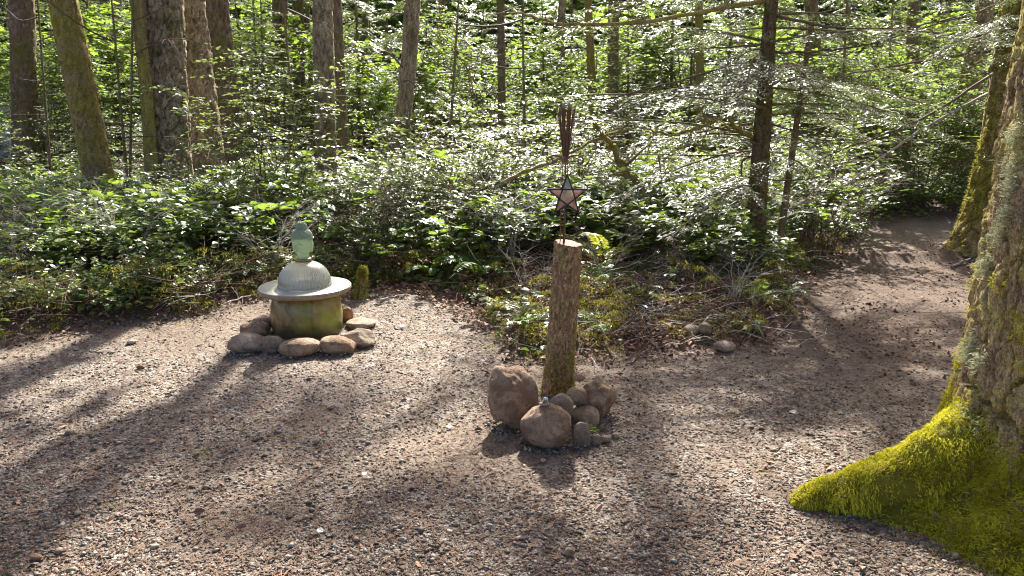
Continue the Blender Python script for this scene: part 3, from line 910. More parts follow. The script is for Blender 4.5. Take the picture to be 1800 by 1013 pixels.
huck_px = [(462, 8.9, 1.0), (508, 9.3, .95), (425, 9.6, .9), (560, 8.6, .75), (620, 8.8, .8), (660, 9.0, .85), (720, 8.8, .95), (770, 8.5, .9), (820, 8.6, 1.0), (860, 8.9, 1.05),
           (910, 8.8, .95), (960, 9.2, 1.0), (1020, 9.5, 1.1), (300, 9.2, .75), (345, 8.6, .6), (690, 7.9, .7), (790, 7.7, .65), (880, 7.6, .7), (640, 7.6, .55), (1080, 9.6, 1.1), (1230, 9.8, 1.1),
           (1270, 9.4, .95), (1420, 8.9, 1.1), (1460, 8.4, .9), (1400, 9.9, 1.3), (1505, 10.4, 1.2), (930, 7.4, .6), (740, 10.2, 1.2), (1150, 10.2, 1.2), (560, 10.8, 1.1), (210, 12.5, .9), (90, 13, 1.0),
           (850, 10.5, 1.15), (1000, 8.9, .8)]
for k, (px, Y, s) in enumerate(huck_px):
    p = gnd(px, 400)
    x = (px - 900) / FPX * (Y * math.cos(PITCH) + .3)
    z = zone(x, Y)
    lab = ["tall airy huckleberry with pale flat sprays of leaves left of the straight fir", "second tall huckleberry with pale leaves left of the straight fir", "third tall pale huckleberry before the dark fir trunks"][k] if k < 3 else \
          ("huckleberry bush with small pale leaves " + z)
    place(TALL[k] if k < 3 else HUCK[k % 4], ("stems", "leaves"), "huckleberry_bush", lab, "bush", "huckleberry bushes " + z, x, Y, s, rp.uniform(0, 6.28), s * rp.uniform(.9, 1.15))
k = 0
for (kind, names, nm, cat, lab, grp, cnt, ylo, yhi, slo, shi) in (
        (UNDER, ("stems", "leaves"), "understory_tree", "tree", "leafy young broadleaf tree ", "young broadleaf trees ", 46, 15, 30, .7, 1.25),
        (MAPL, ("stems", "leaves"), "maple_sapling", "tree", "bright backlit maple sapling ", "maple saplings ", 26, 15, 32, .8, 1.5),
        (HEML, ("trunk", "crown"), "hemlock_sapling", "tree", "dark feathery hemlock sapling ", "hemlock saplings ", 60, 14.5, 34, .8, 1.9)):
    for j in range(cnt):
        for _ in range(50):
            Y = ylo + (yhi - ylo) * rp.uniform() ** 1.1
            px = -60 + 1920 * ((j + rp.uniform()) / cnt)
            x = (px - 900) / FPX * (Y + .3)
            if 1450 < px < 1900 and Y < 19.5: continue
            if kind is MAPL and (px < 560 or px > 1750) and rp.uniform() < .5: continue
            break
        z = zone(x, Y)
        cap = max(.55, (Y - 10.3) / 1.235 / (5.5 if kind is HEML else 4.0))
        place(kind[j % len(kind)], names, nm, lab + "far back " + z, cat, grp + z, x, Y, min(cap, rp.uniform(slo, shi)), rp.uniform(0, 6.28))
# bushes closing the bend of the path
for px, Y, s, kd in [(1545, 12.0, .75, 0), (1600, 12.4, .8, 1), (1650, 12.2, .7, 2), (1480, 12.3, .8, 3), (1700, 12.8, .8, 0), (1575, 13.6, 1.0, 2), (1640, 14.2, 1.1, 1), (1430, 12.0, .8, 1), (1520, 14.5, 1.0, 3)]:
    x = (px - 900) / FPX * (Y + .3)
    place(UNDER[kd], ("stems", "leaves"), "leafy_bush", "green leafy bush closing off the bend of the path", "bush", "bushes at the path bend", x, Y, s, px * .7)

for k, (px, Y, s_) in enumerate([(70, 7.6, .8), (150, 8.6, .9), (300, 7.2, .75), (370, 8.2, .9), (450, 7.4, .75), (600, 7.9, .8), (680, 7.2, .6), (820, 7.4, .7), (880, 8.4, 1.0), (950, 7.6, .8),
        (1040, 8.3, .9), (1120, 8.9, 1.0), (1260, 8.2, .85), (1400, 8.6, .9), (1470, 9.9, 1.0), (1300, 7.4, .6), (730, 9.3, 1.0), (540, 9.2, 1.0)]):
    x = (px - 900) / FPX * (Y + .3)
    z = zone(x, Y)
    place(BROAD[k % 3], ("stems", "leaves"), "broadleaf_shrub", "shrub with big lobed green leaves " + z, "shrub", "big leaved shrubs in the thicket", x, Y, s_, px * .53)
# leafless, twiggy bushes standing in the thicket
BARE = []
for k in range(4):
    (WV, WF), _ = leafy(530 + k, 8, 1.3, .8, 11, .45, 3, .02, r0=.0085, rise=.5, droop=.1, t0=.2)
    BARE.append(mesh("bare_twigs", WV, WF, MATS["pale_wood" if k == 1 else "dead_wood" if k == 2 else "twig_brown"]))
for k, (px, Y, s_, where) in enumerate([(400, 8.2, .95, "before the dark fir trunks"), (330, 7.4, .7, "at the foot of the thickest fir"), (690, 8.3, 1.0, "under the bowed slender fir"), (770, 7.9, .9, "right of the bowed slender fir"),
        (850, 8.0, 1.0, "left of the star"), (900, 7.3, .8, "just left of the log post"), (1090, 7.7, 1.0, "beside the forking maple"), (1230, 7.6, .9, "between maple and hemlock"), (1420, 8.0, .9, "right of the hemlock sapling"),
        (250, 7.0, .7, "below the slim mossy trunk"), (120, 7.2, .7, "below the leaning fir"), (560, 7.6, .8, "behind the glass dome"), (640, 7.3, .7, "behind the mossy stump"), (1320, 7.9, 1.0, "behind the branchy hemlock"),
        (40, 6.6, .6, "at the far left of the bank"), (1480, 9.4, 1.0, "left of the path's far end"), (980, 8.6, 1.1, "behind the metal plume"), (480, 6.9, .6, "left of the glass head"), (1060, 6.3, .5, "on the mound right of the log post"), (1130, 5.9, .42, "on the mound before the crossing sticks"), (1210, 6.2, .5, "on the mound behind the half sunk stone"), (1280, 5.8, .42, "at the mound's right end"), (930, 5.9, .45, "at the mound's left tip"), (1170, 6.9, .6, "in front of the forking maple")]):
    x = (px - 900) / FPX * (Y + .3)
    tag(obj("bare_bush", BARE[k % 4], None, (x, Y, Hs(x, Y) - .02), (0, 0, px * .37), s_), "leafless twiggy bush " + where, "bush", "leafless bushes in the thicket")

# ------------------------------------------------------------------ sword ferns
def frond_mesh(seed, L=.7, mat="fern_leaf"):
    r = np.random.default_rng(seed)
    u = np.linspace(0, 1, 10)
    P = np.stack([L * .75 * u ** .9, .04 * np.sin(u * 3), L * (.75 * u - .62 * u ** 2.2)], 1)
    S = tube(P, .0035 * (1 - .8 * u), 4, False)
    Lf = Leaves()
    m = 26
    x = np.linspace(.14, .99, m)
    pos = np.stack([np.interp(x, u, P[:, c]) for c in range(3)], 1)
    tan = unit(np.stack([np.gradient(P[:, c]) for c in range(3)], 1))
    tn = np.stack([np.interp(x, u, tan[:, c]) for c in range(3)], 1)
    for s in (-1, 1):
        lat = np.array([0, s, 0.0])
        d = unit(lat + tn * .35 + r.normal(0, .08, (m, 3)) - [0, 0, .1])
        nn = unit(np.cross(tn, lat) * s + r.normal(0, .12, (m, 3)))
        nn[nn[:, 2] < 0] *= -1
        Lf.add(pos, d, nn, L * .15 * np.sin(np.clip(x * 2.6 + .35, 0, math.pi)) ** .7 * r.uniform(.85, 1.1, m) + .004)
    V, F = Lf.build(BLADE * (1, 1.3, 1), BLADE_F)
    return mesh_multi("frond", [(*S, "twig_brown"), (V, F, mat)], False)
FROND = [frond_mesh(500 + k) for k in range(3)]
FRONDY = [frond_mesh(510 + k, .7, "fern_yellow") for k in range(2)]
FRONDR = [frond_mesh(515 + k, .7, "rust_leaf") for k in range(2)]
def fern(label, px, py, Y, s, n=12, yellow=False, a0=0.0, a1=6.28, z=None, grp="sword ferns"):
    p = at(px, py, Y)
    t = thing("sword_fern", label, "fern", (p[0], Y, Hs(p[0], Y) if z is None else z), 0, grp)
    r = np.random.default_rng(int(px))
    for k in range(n):
        a = a0 + (a1 - a0) * (k + r.uniform(.2, .8)) / n
        pr = FRONDR if yellow == 'rust' else FRONDY if yellow else FROND
        obj("frond", pr[k % len(pr)], t, (0, 0, 0), (0, r.normal(-.1, .2), a), s * r.uniform(.75, 1.15))
    return t
fern("yellow green sword fern glowing right of the star", 1062, 430, 7.0, 1.0, 13, True)
fern("second yellow green fern under the star's right tip", 1100, 440, 7.5, .9, 10, True)
fern("green sword fern left of the log post at the bank edge", 840, 500, 6.9, .85, 11)
fern("pale green fern between glass head and log post", 757, 490, 7.1, .75, 10)
fern("small fern with one broad frond beside the log post", 1030, 585, 5.15, .42, 5, False, 5.0, 8.2)
fern("small bright fern hanging over the stones at the mound's right end", 1308, 570, 5.35, .36, 6, True, 3.6, 6.0)
fern("sword fern arching in front of the thick fir trunks", 335, 385, 8.0, 1.0, 11)
fern("sword fern reaching over the shrubs behind the glass head", 640, 330, 8.2, 1.05, 12)
fern("fern half hidden in the undergrowth at the far left", 60, 420, 8.2, .9, 11)
fern("fern behind the branchy hemlock's sprouts", 1400, 440, 7.7, .7, 9)
fern("green fern below the bowed slender fir", 740, 380, 8.4, 1.0, 11)
fern("small fern at the foot of the branchy hemlock", 1375, 535, 6.3, .45, 8)
for k, (lab, px, py, Y, s_) in enumerate([("small fern at the bank edge under the leaning fir", 215, 540, 5.9, .5), ("fern leaning over the gravel at the far left", 20, 560, 5.6, .5),
        ("fern between the left bank edge and the barrel", 395, 500, 6.5, .55), ("low fern just left of the mound's tip", 880, 560, 5.75, .42), ("fern on the mound's crest behind the post", 1110, 500, 6.7, .5),
        ("fern in the bank right behind the mossy stump", 690, 455, 7.6, .75), ("fern at the foot of the shrubs behind the dome", 560, 450, 7.4, .7)]):
    fern(lab, px, py, Y, s_, 9, k == 3)
fern("yellowish fern on the mound left of the crossing sticks", 1125, 530, 6.0, .45, 9, True)
fern("upright green fern on the mound behind the log post", 1045, 480, 6.3, .6, 10)
fern("green fern in front of the forking maple's foot", 1190, 480, 7.0, .65, 10)
fern("bright fern at the mound's right end by the hemlock", 1330, 520, 5.9, .5, 9)
fern("low green fern at the mound's left tip", 925, 590, 5.3, .42, 8)
fern("fern tucked between mound crest and hemlock foot", 1255, 490, 6.6, .5, 9)
for lab, px, py, Y, s_ in [("rusty dead fern at the far left of the bank", 95, 520, 6.3, .6), ("rusty dead fern below the slim mossy trunk", 280, 510, 6.5, .55), ("rust brown fern left of the glass head", 440, 480, 6.9, .55),
        ("rusty fern right of the mossy stump", 720, 470, 7.2, .6), ("rust coloured fern left of the log post", 815, 460, 7.0, .55), ("rusty fern behind the log post's right side", 1050, 455, 6.8, .5), ("rusty fern on the mound by the hemlock", 1240, 520, 6.1, .4)]:
    fern(lab, px, py, Y, s_, 9, 'rust')
fern("dark fern at the left part of the bank above the gravel", 150, 500, 6.6, .6, 9)

# ------------------------------------------------------------------ ground cover, moss, sticks
def bed_points(n, xlo, xhi, ylo, yhi, smin, smax, r):
    out = []
    while sum(len(o) for o in out) < n:
        x, y = r.uniform(xlo, xhi, 4 * n), r.uniform(ylo, yhi, 4 * n)
        s = bank(x, y)
        k = (s > smin) & (s < smax) & (np.abs(x) < .78 * y + .4)
        out.append(np.stack([x[k], y[k], s[k]], 1))
    return np.concatenate(out)[:n]
rc = np.random.default_rng(31)
# low leafy carpet
P = bed_points(46000, -11, 6.5, 4.6, 18, .08, 12, rc)
cl = xy_noise(P[:, 0], P[:, 1], 1.6, 3, 41.0)
keep = cl + rc.normal(0, .06, len(P)) > .42
inmound = (P[:, 0] > .2) & (P[:, 0] < 2.0) & (P[:, 1] < 7.2)
keep &= ~(inmound & (rc.uniform(size=len(P)) < .8))
P = P[keep]
Px = bed_points(6500, -6.5, .3, 4.6, 9, .0, .8, rc)
Px = Px[xy_noise(Px[:, 0], Px[:, 1], 2.6, 2, 47.0) > .46]
P = np.concatenate([P, Px])
P = P[~((P[:, 0] > -.6) & (P[:, 0] < .5) & (P[:, 1] < 6.0) & (rc.uniform(size=len(P)) < .8))]
hgt = rc.uniform(0, 1, len(P)) ** .8 * (.06 + .42 * sstep(.45, .75, xy_noise(P[:, 0], P[:, 1], 1.6, 3, 41.0)) * sstep(.1, .8, P[:, 2]) + .10 * (P[:, 0] < -2.6))
pos = np.stack([P[:, 0], P[:, 1], H(P[:, 0], P[:, 1]) + hgt + .015], 1)
a = rc.uniform(0, 6.28, len(P))
d = np.stack([np.cos(a), np.sin(a), rc.normal(-.1, .25, len(P))], 1)
nn = np.array([0, -.1, 1.0]) + rc.normal(0, .35, (len(P), 3))
V, F = scatter(LEAF * (1, 1.35, 1), LEAF_F, pos, frames(d, nn), rc.uniform(.03, .075, len(P)) * (1 + .6 * sstep(9, 16, P[:, 1])))
tag(obj("ground_cover", mesh("ground_cover", V, F, MATS["cover_leaf"], False)), "low carpet of small leaves covering the bank", "ground cover", None, "stuff")
# tangled stems and dry stalks at the front of the bank
A, B = Acc(), Acc()
P = bed_points(1500, -6, 6, 4.6, 10, .02, 3.5, rc)
Pm = np.stack([rc.uniform(.3, 2.1, 420), rc.uniform(5.0, 7.3, 420), np.ones(420)], 1)
P = np.concatenate([P, Pm])
for x, y, s in P:
    z = Hs(x, y)
    a = rc.uniform(0, 6.28)
    ln = rc.uniform(.15, .6)
    up = rc.uniform(.05, .9)
    u = np.linspace(0, 1, 5)
    W = np.array([x, y, z]) + np.stack([math.cos(a) * ln * u, math.sin(a) * ln * u, ln * up * (u - .55 * u ** 2)], 1)
    W[1:] += rc.normal(0, .018, (4, 3))
    W[:, 2] = np.maximum(W[:, 2], z - .01)
    (A if rc.uniform() < (.45 if .3 < x < 2.1 and y < 7.3 else .7) else B).add(*tube(W, rc.uniform(.0015, .0045) * (1 - .6 * u), 3, False))
# the thicket's brown face: upright bent stalks, some clad in moss
clad = []
P = bed_points(2600, -6.5, 2.6, 4.6, 9, .10, .75, rc)
hsc = .35 + 1.0 * xy_noise(P[:, 0], P[:, 1], 1.9, 2, 61.0)
for (x, y, s), hs in zip(P, hsc):
    if .25 < x < 2.2 and rc.uniform() < .88: continue
    if hs < .78 and rc.uniform() < .75: continue
    if -1.0 < x < -.2 and y < 7.2: continue
    z = Hs(x, y)
    a = rc.uniform(0, 6.28)
    ln = rc.uniform(.12, .62) * hs
    ben = rc.uniform(.3, 1.5)
    up = rc.uniform(.35, 1.0)
    u = np.linspace(0, 1, 5)
    W = np.array([x, y, z - .01]) + np.stack([math.cos(a) * ln * ben * u ** 1.5, math.sin(a) * ln * ben * u ** 1.5, ln * up * (u - .35 * u ** 3)], 1)
    W[1:] += rc.normal(0, .022, (4, 3))
    A.add(*tube(W, rc.uniform(.002, .005) * (1 - .6 * u), 3, False))
    if rc.uniform() < .22:
        m = int(rc.uniform(10, 40))
        v = rc.uniform(.1, .95, m)
        clad.append(np.stack([np.interp(v, u, W[:, c]) for c in range(3)], 1) + rc.normal(0, .010, (m, 3)))
tag(obj("dry_stalks", A.mesh("dry_stalks", MATS["twig_brown"])), "tangle of thin brown stems along the bank", "stems", None, "stuff")
tag(obj("pale_twigs", B.mesh("pale_twigs", MATS["pale_wood"])), "scatter of thin pale dead twigs on the bank", "twigs", None, "stuff")
# moss tufts on the bank
TUFT = np.array([(0, -.09, 0), (0, .09, 0), (.6, .10, .08), (1, 0, -.02), (.6, -.10, .08)])
def moss_blades(pos, nrm, size, r, droop=.25):
    n = len(pos)
    d = unit(nrm + r.normal(0, .55, (n, 3)) - np.array([0, 0, droop]))
    return scatter(np.array([(0, -.16, 0), (0, .16, 0), (1, 0, 0)]), np.array([(0, 1, 2)]), pos, frames(d, unit(r.normal(size=(n, 3)))), size)
cx = bed_points(420, -6, 5.5, 4.6, 9, -.02, 1.5, rc)
extra = np.array([[gnd(px, py)[0], gnd(px, py)[1], .2] for px, py in [(1270, 520), (1290, 540), (1255, 500), (1320, 545), (640, 505), (900, 590), (870, 600), (1140, 520), (1100, 560), (1180, 540), (1050, 600),
                  (250, 545), (300, 560), (330, 520), (200, 560), (120, 570), (60, 590), (30, 540), (420, 530), (1330, 470), (1080, 630), (990, 640), (1210, 600)]])
cx = np.concatenate([cx, extra, extra + rc.normal(0, .12, extra.shape)])
pp, sz = [], []
for x, y, s in cx:
    m = int(rc.uniform(60, 170))
    rr = rc.uniform(.04, .13)
    q = rc.normal(0, 1, (m, 2)) * rr * .6
    hh = np.maximum(0, rr * .6 * (1 - (q ** 2).sum(1) / (rr * 1.3) ** 2))
    pp.append(np.stack([x + q[:, 0], y + q[:, 1], H(x + q[:, 0], y + q[:, 1]) + hh + rc.uniform(0, .22) * (rc.uniform() < .4) * (s > .1)], 1))
# thin tufts creeping over the gravel
for px, py in [(350, 793), (515, 770), (320, 575), (785, 748), (820, 660), (1045, 950), (195, 890), (1335, 825), (355, 800)]:
    g = gnd(px, py)
    m = 60
    q = rc.normal(0, .022, (m, 2)) * (1.5, .8)
    pp.append(np.stack([g[0] + q[:, 0], g[1] + q[:, 1], H(g[0] + q[:, 0], g[1] + q[:, 1]) + .002], 1))
pp = np.concatenate(pp + clad)
V, F = moss_blades(pp, np.array([0, 0, 1.0]) + 0 * pp, rc.uniform(.012, .03, len(pp)) * np.where(bank(pp[:, 0], pp[:, 1]) < -.05, .45, 1.0), rc, 0.0)
tag(obj("ground_moss", mesh("ground_moss", V, F, MATS["moss_dull"], False)), "yellow green moss tufts over the bank and gravel", "moss", None, "stuff")
# fallen branches lying on the mound
def stick(label, pts, r0, r1, mat, seed, tw=4, lift=.04):
    g = [gnd(px, py) for px, py in pts]
    W = np.array([(q[0], q[1], Hs(q[0], q[1]) + lift) for q in g])
    u = np.linspace(0, 1, len(W)); v = np.linspace(0, 1, 12)
    W = np.stack([np.interp(v, u, W[:, c]) for c in range(3)], 1)
    r = np.random.default_rng(seed)
    W[1:-1] += r.normal(0, .008, (10, 3))
    W[:, 2] = np.maximum(W[:, 2], H(W[:, 0], W[:, 1]) + r0)
    base = W[0].copy()
    t = thing("fallen_branch", label, "branch", base, 0, "fallen branches on the bank")
    ms = obj("main_stick", mesh("main_stick", *tube(W - base, np.linspace(r0, r1, 12), 6), MATS[mat]), t)
    for k in range(tw):
        i0 = int(r.integers(2, 10))
        d = unit(unit(W[i0 + 1] - W[i0]) + r.normal(0, .7, 3) + [0, 0, .35])
        q = np.linspace(0, 1, 4)
        T = W[i0] - base + d * (r.uniform(.08, .25) * q)[:, None]
        obj("side_twig", mesh("side_twig", *tube(T, np.linspace(r1, .001, 4), 4, False), MATS[mat]), ms)
stick("long pale dead branch slanting across the mossy mound", [(1175, 522), (1205, 495), (1240, 468), (1275, 445)], .010, .004, "pale_wood", 1, 5, .06)
stick("second pale stick crossing the slanting branch on the mound", [(1172, 480), (1195, 500), (1218, 512)], .009, .004, "pale_wood", 2, 3, .07)
stick("thin curved brown stick on the mound beside the log post", [(1100, 640), (1140, 622), (1200, 625)], .006, .003, "dead_wood", 3, 2, .01)
stick("reddish bare branch lying along the left bank edge", [(-5, 515), (40, 535), (60, 580)], .010, .005, "dead_wood", 4, 5, .10)
stick("brown branch sloping down to the small stones", [(1160, 540), (1220, 548), (1280, 570)], .007, .003, "dead_wood", 5, 2, .05)
stick("pale twig bundle above the right stones", [(1085, 470), (1105, 455), (1130, 450)], .008, .003, "pale_wood", 6, 4, .06)
stick("broken stick lying at the root of the big right fir", [(1672, 472), (1700, 462), (1722, 455)], .014, .008, "dead_wood", 7, 1, .02)
for k, (lab, pts) in enumerate([("pale bent stick on the mound just right of the post", [(1045, 520), (1075, 505), (1100, 500)]), ("thin grey stick leaning on the mound's moss", [(1120, 560), (1160, 535), (1175, 520)]),
        ("pale forked stick near the half sunk stones", [(1190, 565), (1215, 550), (1250, 545)]), ("grey stick below the forking maple", [(1140, 480), (1180, 470), (1230, 478)]),
        ("brown stick along the mound's front edge", [(1060, 610), (1120, 598), (1170, 600)]), ("pale twig in front of the hemlock's foot", [(1270, 500), (1300, 515), (1335, 520)]),
        ("dead stem slanting out of the left bank", [(250, 535), (290, 520), (330, 530)]), ("pale crooked stick at the left bank's face", [(130, 545), (175, 540), (205, 550)]), ("grey stick at the bank left of the barrel", [(395, 548), (430, 535), (460, 528)]),
        ("brown stick on the earth behind the barrel", [(665, 535), (705, 525), (735, 530)])]):
    stick(lab, pts, .0065, .003, "pale_wood" if k % 3 != 1 else "dead_wood", 20 + k, 3, .045)
stick("grey twig lying on the left of the gravel", [(160, 615), (175, 622), (180, 632)], .004, .002, "dead_wood", 8, 2, .0)
stick("short brown twig lying on the open gravel", [(615, 722), (628, 735), (634, 745)], .004, .003, "dead_wood", 9, 0, .0)

# ------------------------------------------------------------------ gravel and litter
rg = np.random.default_rng(51)
def path_points(n, ylo, yhi, pw):
    y = ylo + (yhi - ylo) * rg.uniform(size=n * 3) ** pw
    x = rg.uniform(-1, 1, n * 3) * (.74 * y + .35)
    k = bank(x, y) < .1
    x, y = x[k][:n], y[k][:n]
    return x, y
x, y = path_points(80000, 2.05, 9.5, 1.7)
g = gravel_mask(x, y)
k = rg.uniform(size=len(x)) < .10 + .90 * g
x, y = x[k], y[k]
n = len(x)
sz = np.exp(rg.normal(math.log(.0050), .40, n))
sz = np.clip(sz, .0025, .016)
_a = np.arange(6) * math.pi / 3
IV = np.concatenate([np.stack([np.cos(_a), np.sin(_a), 0 * _a], 1), [[.15, .1, .95], [-.1, 0, -.95]]])
IF = np.array([(k, (k + 1) % 6, 6) for k in range(6)] + [((k + 1) % 6, k, 7) for k in range(6)])
tv = []
V_all, F_all, off = [], [], 0
for q in range(6):
    k = np.arange(n) % 6 == q
    T = IV * (1 + (np.random.default_rng(q).uniform(size=(len(IV), 1)) - .5) * .5) + np.random.default_rng(q + 50).normal(0, .12, (8, 3)) * (0, 0, 1)
    m = int(k.sum())
    sc = sz[k][:, None] * np.stack([rg.uniform(.9, 1.6, m), rg.uniform(.75, 1.15, m), rg.uniform(.45, .8, m)], 1)
    a = rg.uniform(0, 6.28, m)
    d = np.stack([np.cos(a), np.sin(a), rg.normal(0, .18, m)], 1)
    pos = np.stack([x[k], y[k], H(x[k], y[k]) + sc[:, 2] * rg.uniform(-.1, .7, m)], 1)
    V, F = scatter(T, IF, pos, frames(d, np.array([0, 0, 1.]) + rg.normal(0, .22, (m, 3))), sc)
    V_all.append(V); F_all.append(F + off); off += len(V)
tag(obj("gravel", mesh("gravel", np.concatenate(V_all), np.concatenate(F_all), MATS["pebble"], True)), "loose grey gravel pebbles spread over the path and clearing", "gravel", None, "stuff")
# needles and bark chips
x, y = path_points(60000, 2.05, 10.0, 1.5)
P = bed_points(9000, -6, 6, 4.6, 9, -.1, 2.0, rc)
x = np.concatenate([x, P[:, 0]]); y = np.concatenate([y, P[:, 1]])
n = len(x)
a = rg.uniform(0, 6.28, n)
d = np.stack([np.cos(a), np.sin(a), rg.normal(.08, .18, n)], 1)
pos = np.stack([x, y, H(x, y) + rg.uniform(.001, .011, n)], 1)
ln = rg.uniform(.010, .034, n)
wd = np.exp(rg.normal(math.log(.007), .5, n))
V, F = scatter(np.array([(-.5, -.25, 0), (.5, -.2, 0), (.5, .25, 0.06), (-.5, .25, 0)]), np.array([(0, 1, 2, 3)]), pos, frames(d, np.array([0, 0, 1.]) + rg.normal(0, .3, (n, 3))), np.stack([ln, wd, wd], 1))
tag(obj("needle_litter", mesh("needle_litter", V, F, MATS["litter"], False)), "brown needle and bark litter strewn over the earth", "litter", None, "stuff")
# clods of dark earth where the path is scuffed and along the bank's foot
cx_, cy2 = path_points(9000, 3.6, 9.6, 1.0)
dm = sstep(1.5, 2.5, cx_ - .25 * (cy2 - 5)) * sstep(3.6, 5.2, cy2)
bk = bank(cx_, cy2)
kc = rg.uniform(size=len(cx_)) < np.maximum(dm * sstep(.42, .6, xy_noise(cx_, cy2, 2.2, 3, 71.0)), sstep(-.6, 0, bk) * .9)
cx_, cy2 = cx_[kc], cy2[kc]
m = len(cx_)
cs_ = np.clip(np.exp(rg.normal(math.log(.0075), .45, m)), .003, .02)
V, F = scatter(IV * (1, .85, .55) + np.random.default_rng(4).normal(0, .12, IV.shape), IF, np.stack([cx_, cy2, H(cx_, cy2) + cs_ * .15], 1), rand_rot(m), cs_)
tag(obj("soil_clods", mesh("soil_clods", V, F, MATS["soil"], False)), "dark crumbs of earth along bank foot and scuffed path", "soil", None, "stuff")
# dead leaves
P1 = np.stack(path_points(260, 2.3, 8, 1.2), 1)
P2 = bed_points(9000, -6, 5.5, 4.6, 9, -.25, 2.2, rc)[:, :2]
P3 = np.stack([rc.uniform(.1, 2.2, 5200), rc.uniform(4.9, 7.6, 5200)], 1)
P3 = P3[bank(P3[:, 0], P3[:, 1]) > -.05]
P4 = np.stack([rc.uniform(-1.6, -.1, 2600), rc.uniform(5.4, 7.6, 2600)], 1)
P4 = P4[bank(P4[:, 0], P4[:, 1]) > -.6]
P = np.concatenate([P1, P2, P3, P4])
n = len(P)
a = rg.uniform(0, 6.28, n)
d = np.stack([np.cos(a), np.sin(a), rg.normal(0, .35, n)], 1)
lift = np.where(np.arange(n) < len(P1), .006, rg.uniform(.0, .05, n))
V, F = scatter(LEAF * (1, 1.2, 1.5), LEAF_F, np.stack([P[:, 0], P[:, 1], H(P[:, 0], P[:, 1]) + lift + .006], 1), frames(d, np.array([0, 0, 1.]) + rg.normal(0, .5, (n, 3))), rg.uniform(.018, .05, n))
tag(obj("fallen_leaves", mesh("fallen_leaves", V, F, MATS["dead_leaf"], False)), "reddish brown dead leaves lying along the bank foot", "leaves", None, "stuff")
for lab, px, py, s in [("pale yellow fallen leaf on the front gravel", 568, 942, .035), ("white dry leaf lying on the right gravel", 1404, 727, .05), ("white leaf lying left of the log post boulders", 795, 751, .035),
                       ("tiny white leaf in the middle of the left gravel", 643, 842, .03), ("pale leaf fallen below the bank behind the shrine", 705, 575, .05)]:
    g = gnd(px, py)
    V, F = scatter(WIDE, LEAF_F, np.zeros((1, 3)), frames(np.array([[math.cos(px), math.sin(px), .12]]), np.array([[0, -.2, 1.]])), np.array([s]))
    if "pale_leaf" not in MATS: plain("pale_leaf", (.55, .50, .42), (.72, .68, .6), 30, .6, .4)
    tag(obj("fallen_leaf", mesh("fallen_leaf", V, F, MATS["pale_leaf"], False), None, (g[0], g[1], Hs(g[0], g[1]) + .014)), lab, "leaf", "single pale leaves on the gravel")

# ------------------------------------------------------------------ stones
def rock_data(seed, dims, angular=.0, rough=.10, sub=4):
    r = np.random.default_rng(seed)
    V, F = ico(sub)
    V = V.copy()
    if angular > 0:
        for k in range(11):
            nrm = unit(r.normal(size=3))
            dist = r.uniform(.62, .9) if angular < .7 else r.uniform(.48, .85)
            ex = np.maximum(0, V @ nrm - dist)
            V -= nrm * (ex * angular)[:, None]
    n = fbm(V, 1.3, 3, seed) - .5
    V = V * (1 + rough * 3.4 * n)[:, None]
    V = V * (1 + rough * 1.3 * (fbm(V, 4.0, 3, seed + 9) - .5) + rough * .5 * np.abs(fbm(V, 11.0, 3, seed + 19) - .5))[:, None]
    V = V / np.array([V[:, c].max() - V[:, c].min() for c in range(3)])
    V -= (V.max(0) + V.min(0)) / 2
    return V * np.asarray(dims), F
def rock(label, cx, cy_, wpx, hpx, mat, seed, angular=0., Y=None, depth=.85, rz=0.0, group=None, name="boulder", cat="boulder", sink=.9, roll=0.0, rough=.10, sub=4):
    if Y is None:
        lo, hi = 2.0, 12.0
        for _ in range(40):
            m = (lo + hi) / 2
            p = at(cx, cy_, m)
            if p[2] - psize(hpx, m, p[2]) / 2 * sink > Hs(p[0], m): lo = m
            else: hi = m
        Y = m
    p = at(cx, cy_, Y)
    wd, hd = psize(wpx, Y, p[2]), psize(hpx, Y, p[2])
    V, F = rock_data(seed, (wd, wd * depth, hd), angular, rough, sub)
    o = obj(name, mesh(name, V, F, MATS[mat]), None, p, (0, roll, rz))
    tag(o, label, cat, group)
    return o, p, (wd, hd), Y
G1 = "stones heaped round the foot of the log post"
PX, PY = gnd(980, 688)[:2]
rock("big tall brown boulder leaning on the log post's left side", 903, 699, 92, 114, "rock_brown", 3, .7, None, .8, 0, G1, sink=.92, rough=.12, sub=5)
ob2, p2, d2, Y2 = rock("large round boulder in front carrying a tiny pebble stack", 959, 749, 90, 84, "rock_brown", 5, .35, None, .9, 0, G1, rough=.08, sub=5)
rock("rugged angular pinkish boulder right of the log post", 1049, 700, 74, 80, "rock_brown", 27, .75, None, .9, 1.3, G1, sink=.88, rough=.2, sub=5)
rock("round grey cobble touching the post above the front boulder", 987, 713, 43, 42, "rock_grey", 7, .1, Y2 + .14, .9, 0, G1, "cobble", "stone")
rock("small smooth brown cobble resting above the oval one", 1013, 696, 38, 34, "rock_brown", 8, .1, Y2 + .26, .9, 0, G1, "cobble", "stone")
rock("oval brown cobble in the middle of the heap's right half", 1027, 733, 54, 41, "rock_brown", 9, .1, None, .8, 0, G1, "cobble", "stone", rough=.06)
rock("small pointed grey stone at the heap's front right", 1022, 765, 37, 47, "rock_grey", 22, .9, None, .8, .5, G1, "cobble", "stone", rough=.14)
rock("little dark flat stone tucked behind the post's right side", 1018, 664, 21, 14, "rock_brown", 11, .1, Y2 + .42, .9, 0, G1, "cobble", "stone", sub=3)
rock("loose pebble lying right of the pointed stone", 1066, 771, 19, 13, "rock_pale", 12, .2, None, .9, 0, "loose stones by the post", "stone", "stone", sub=3)
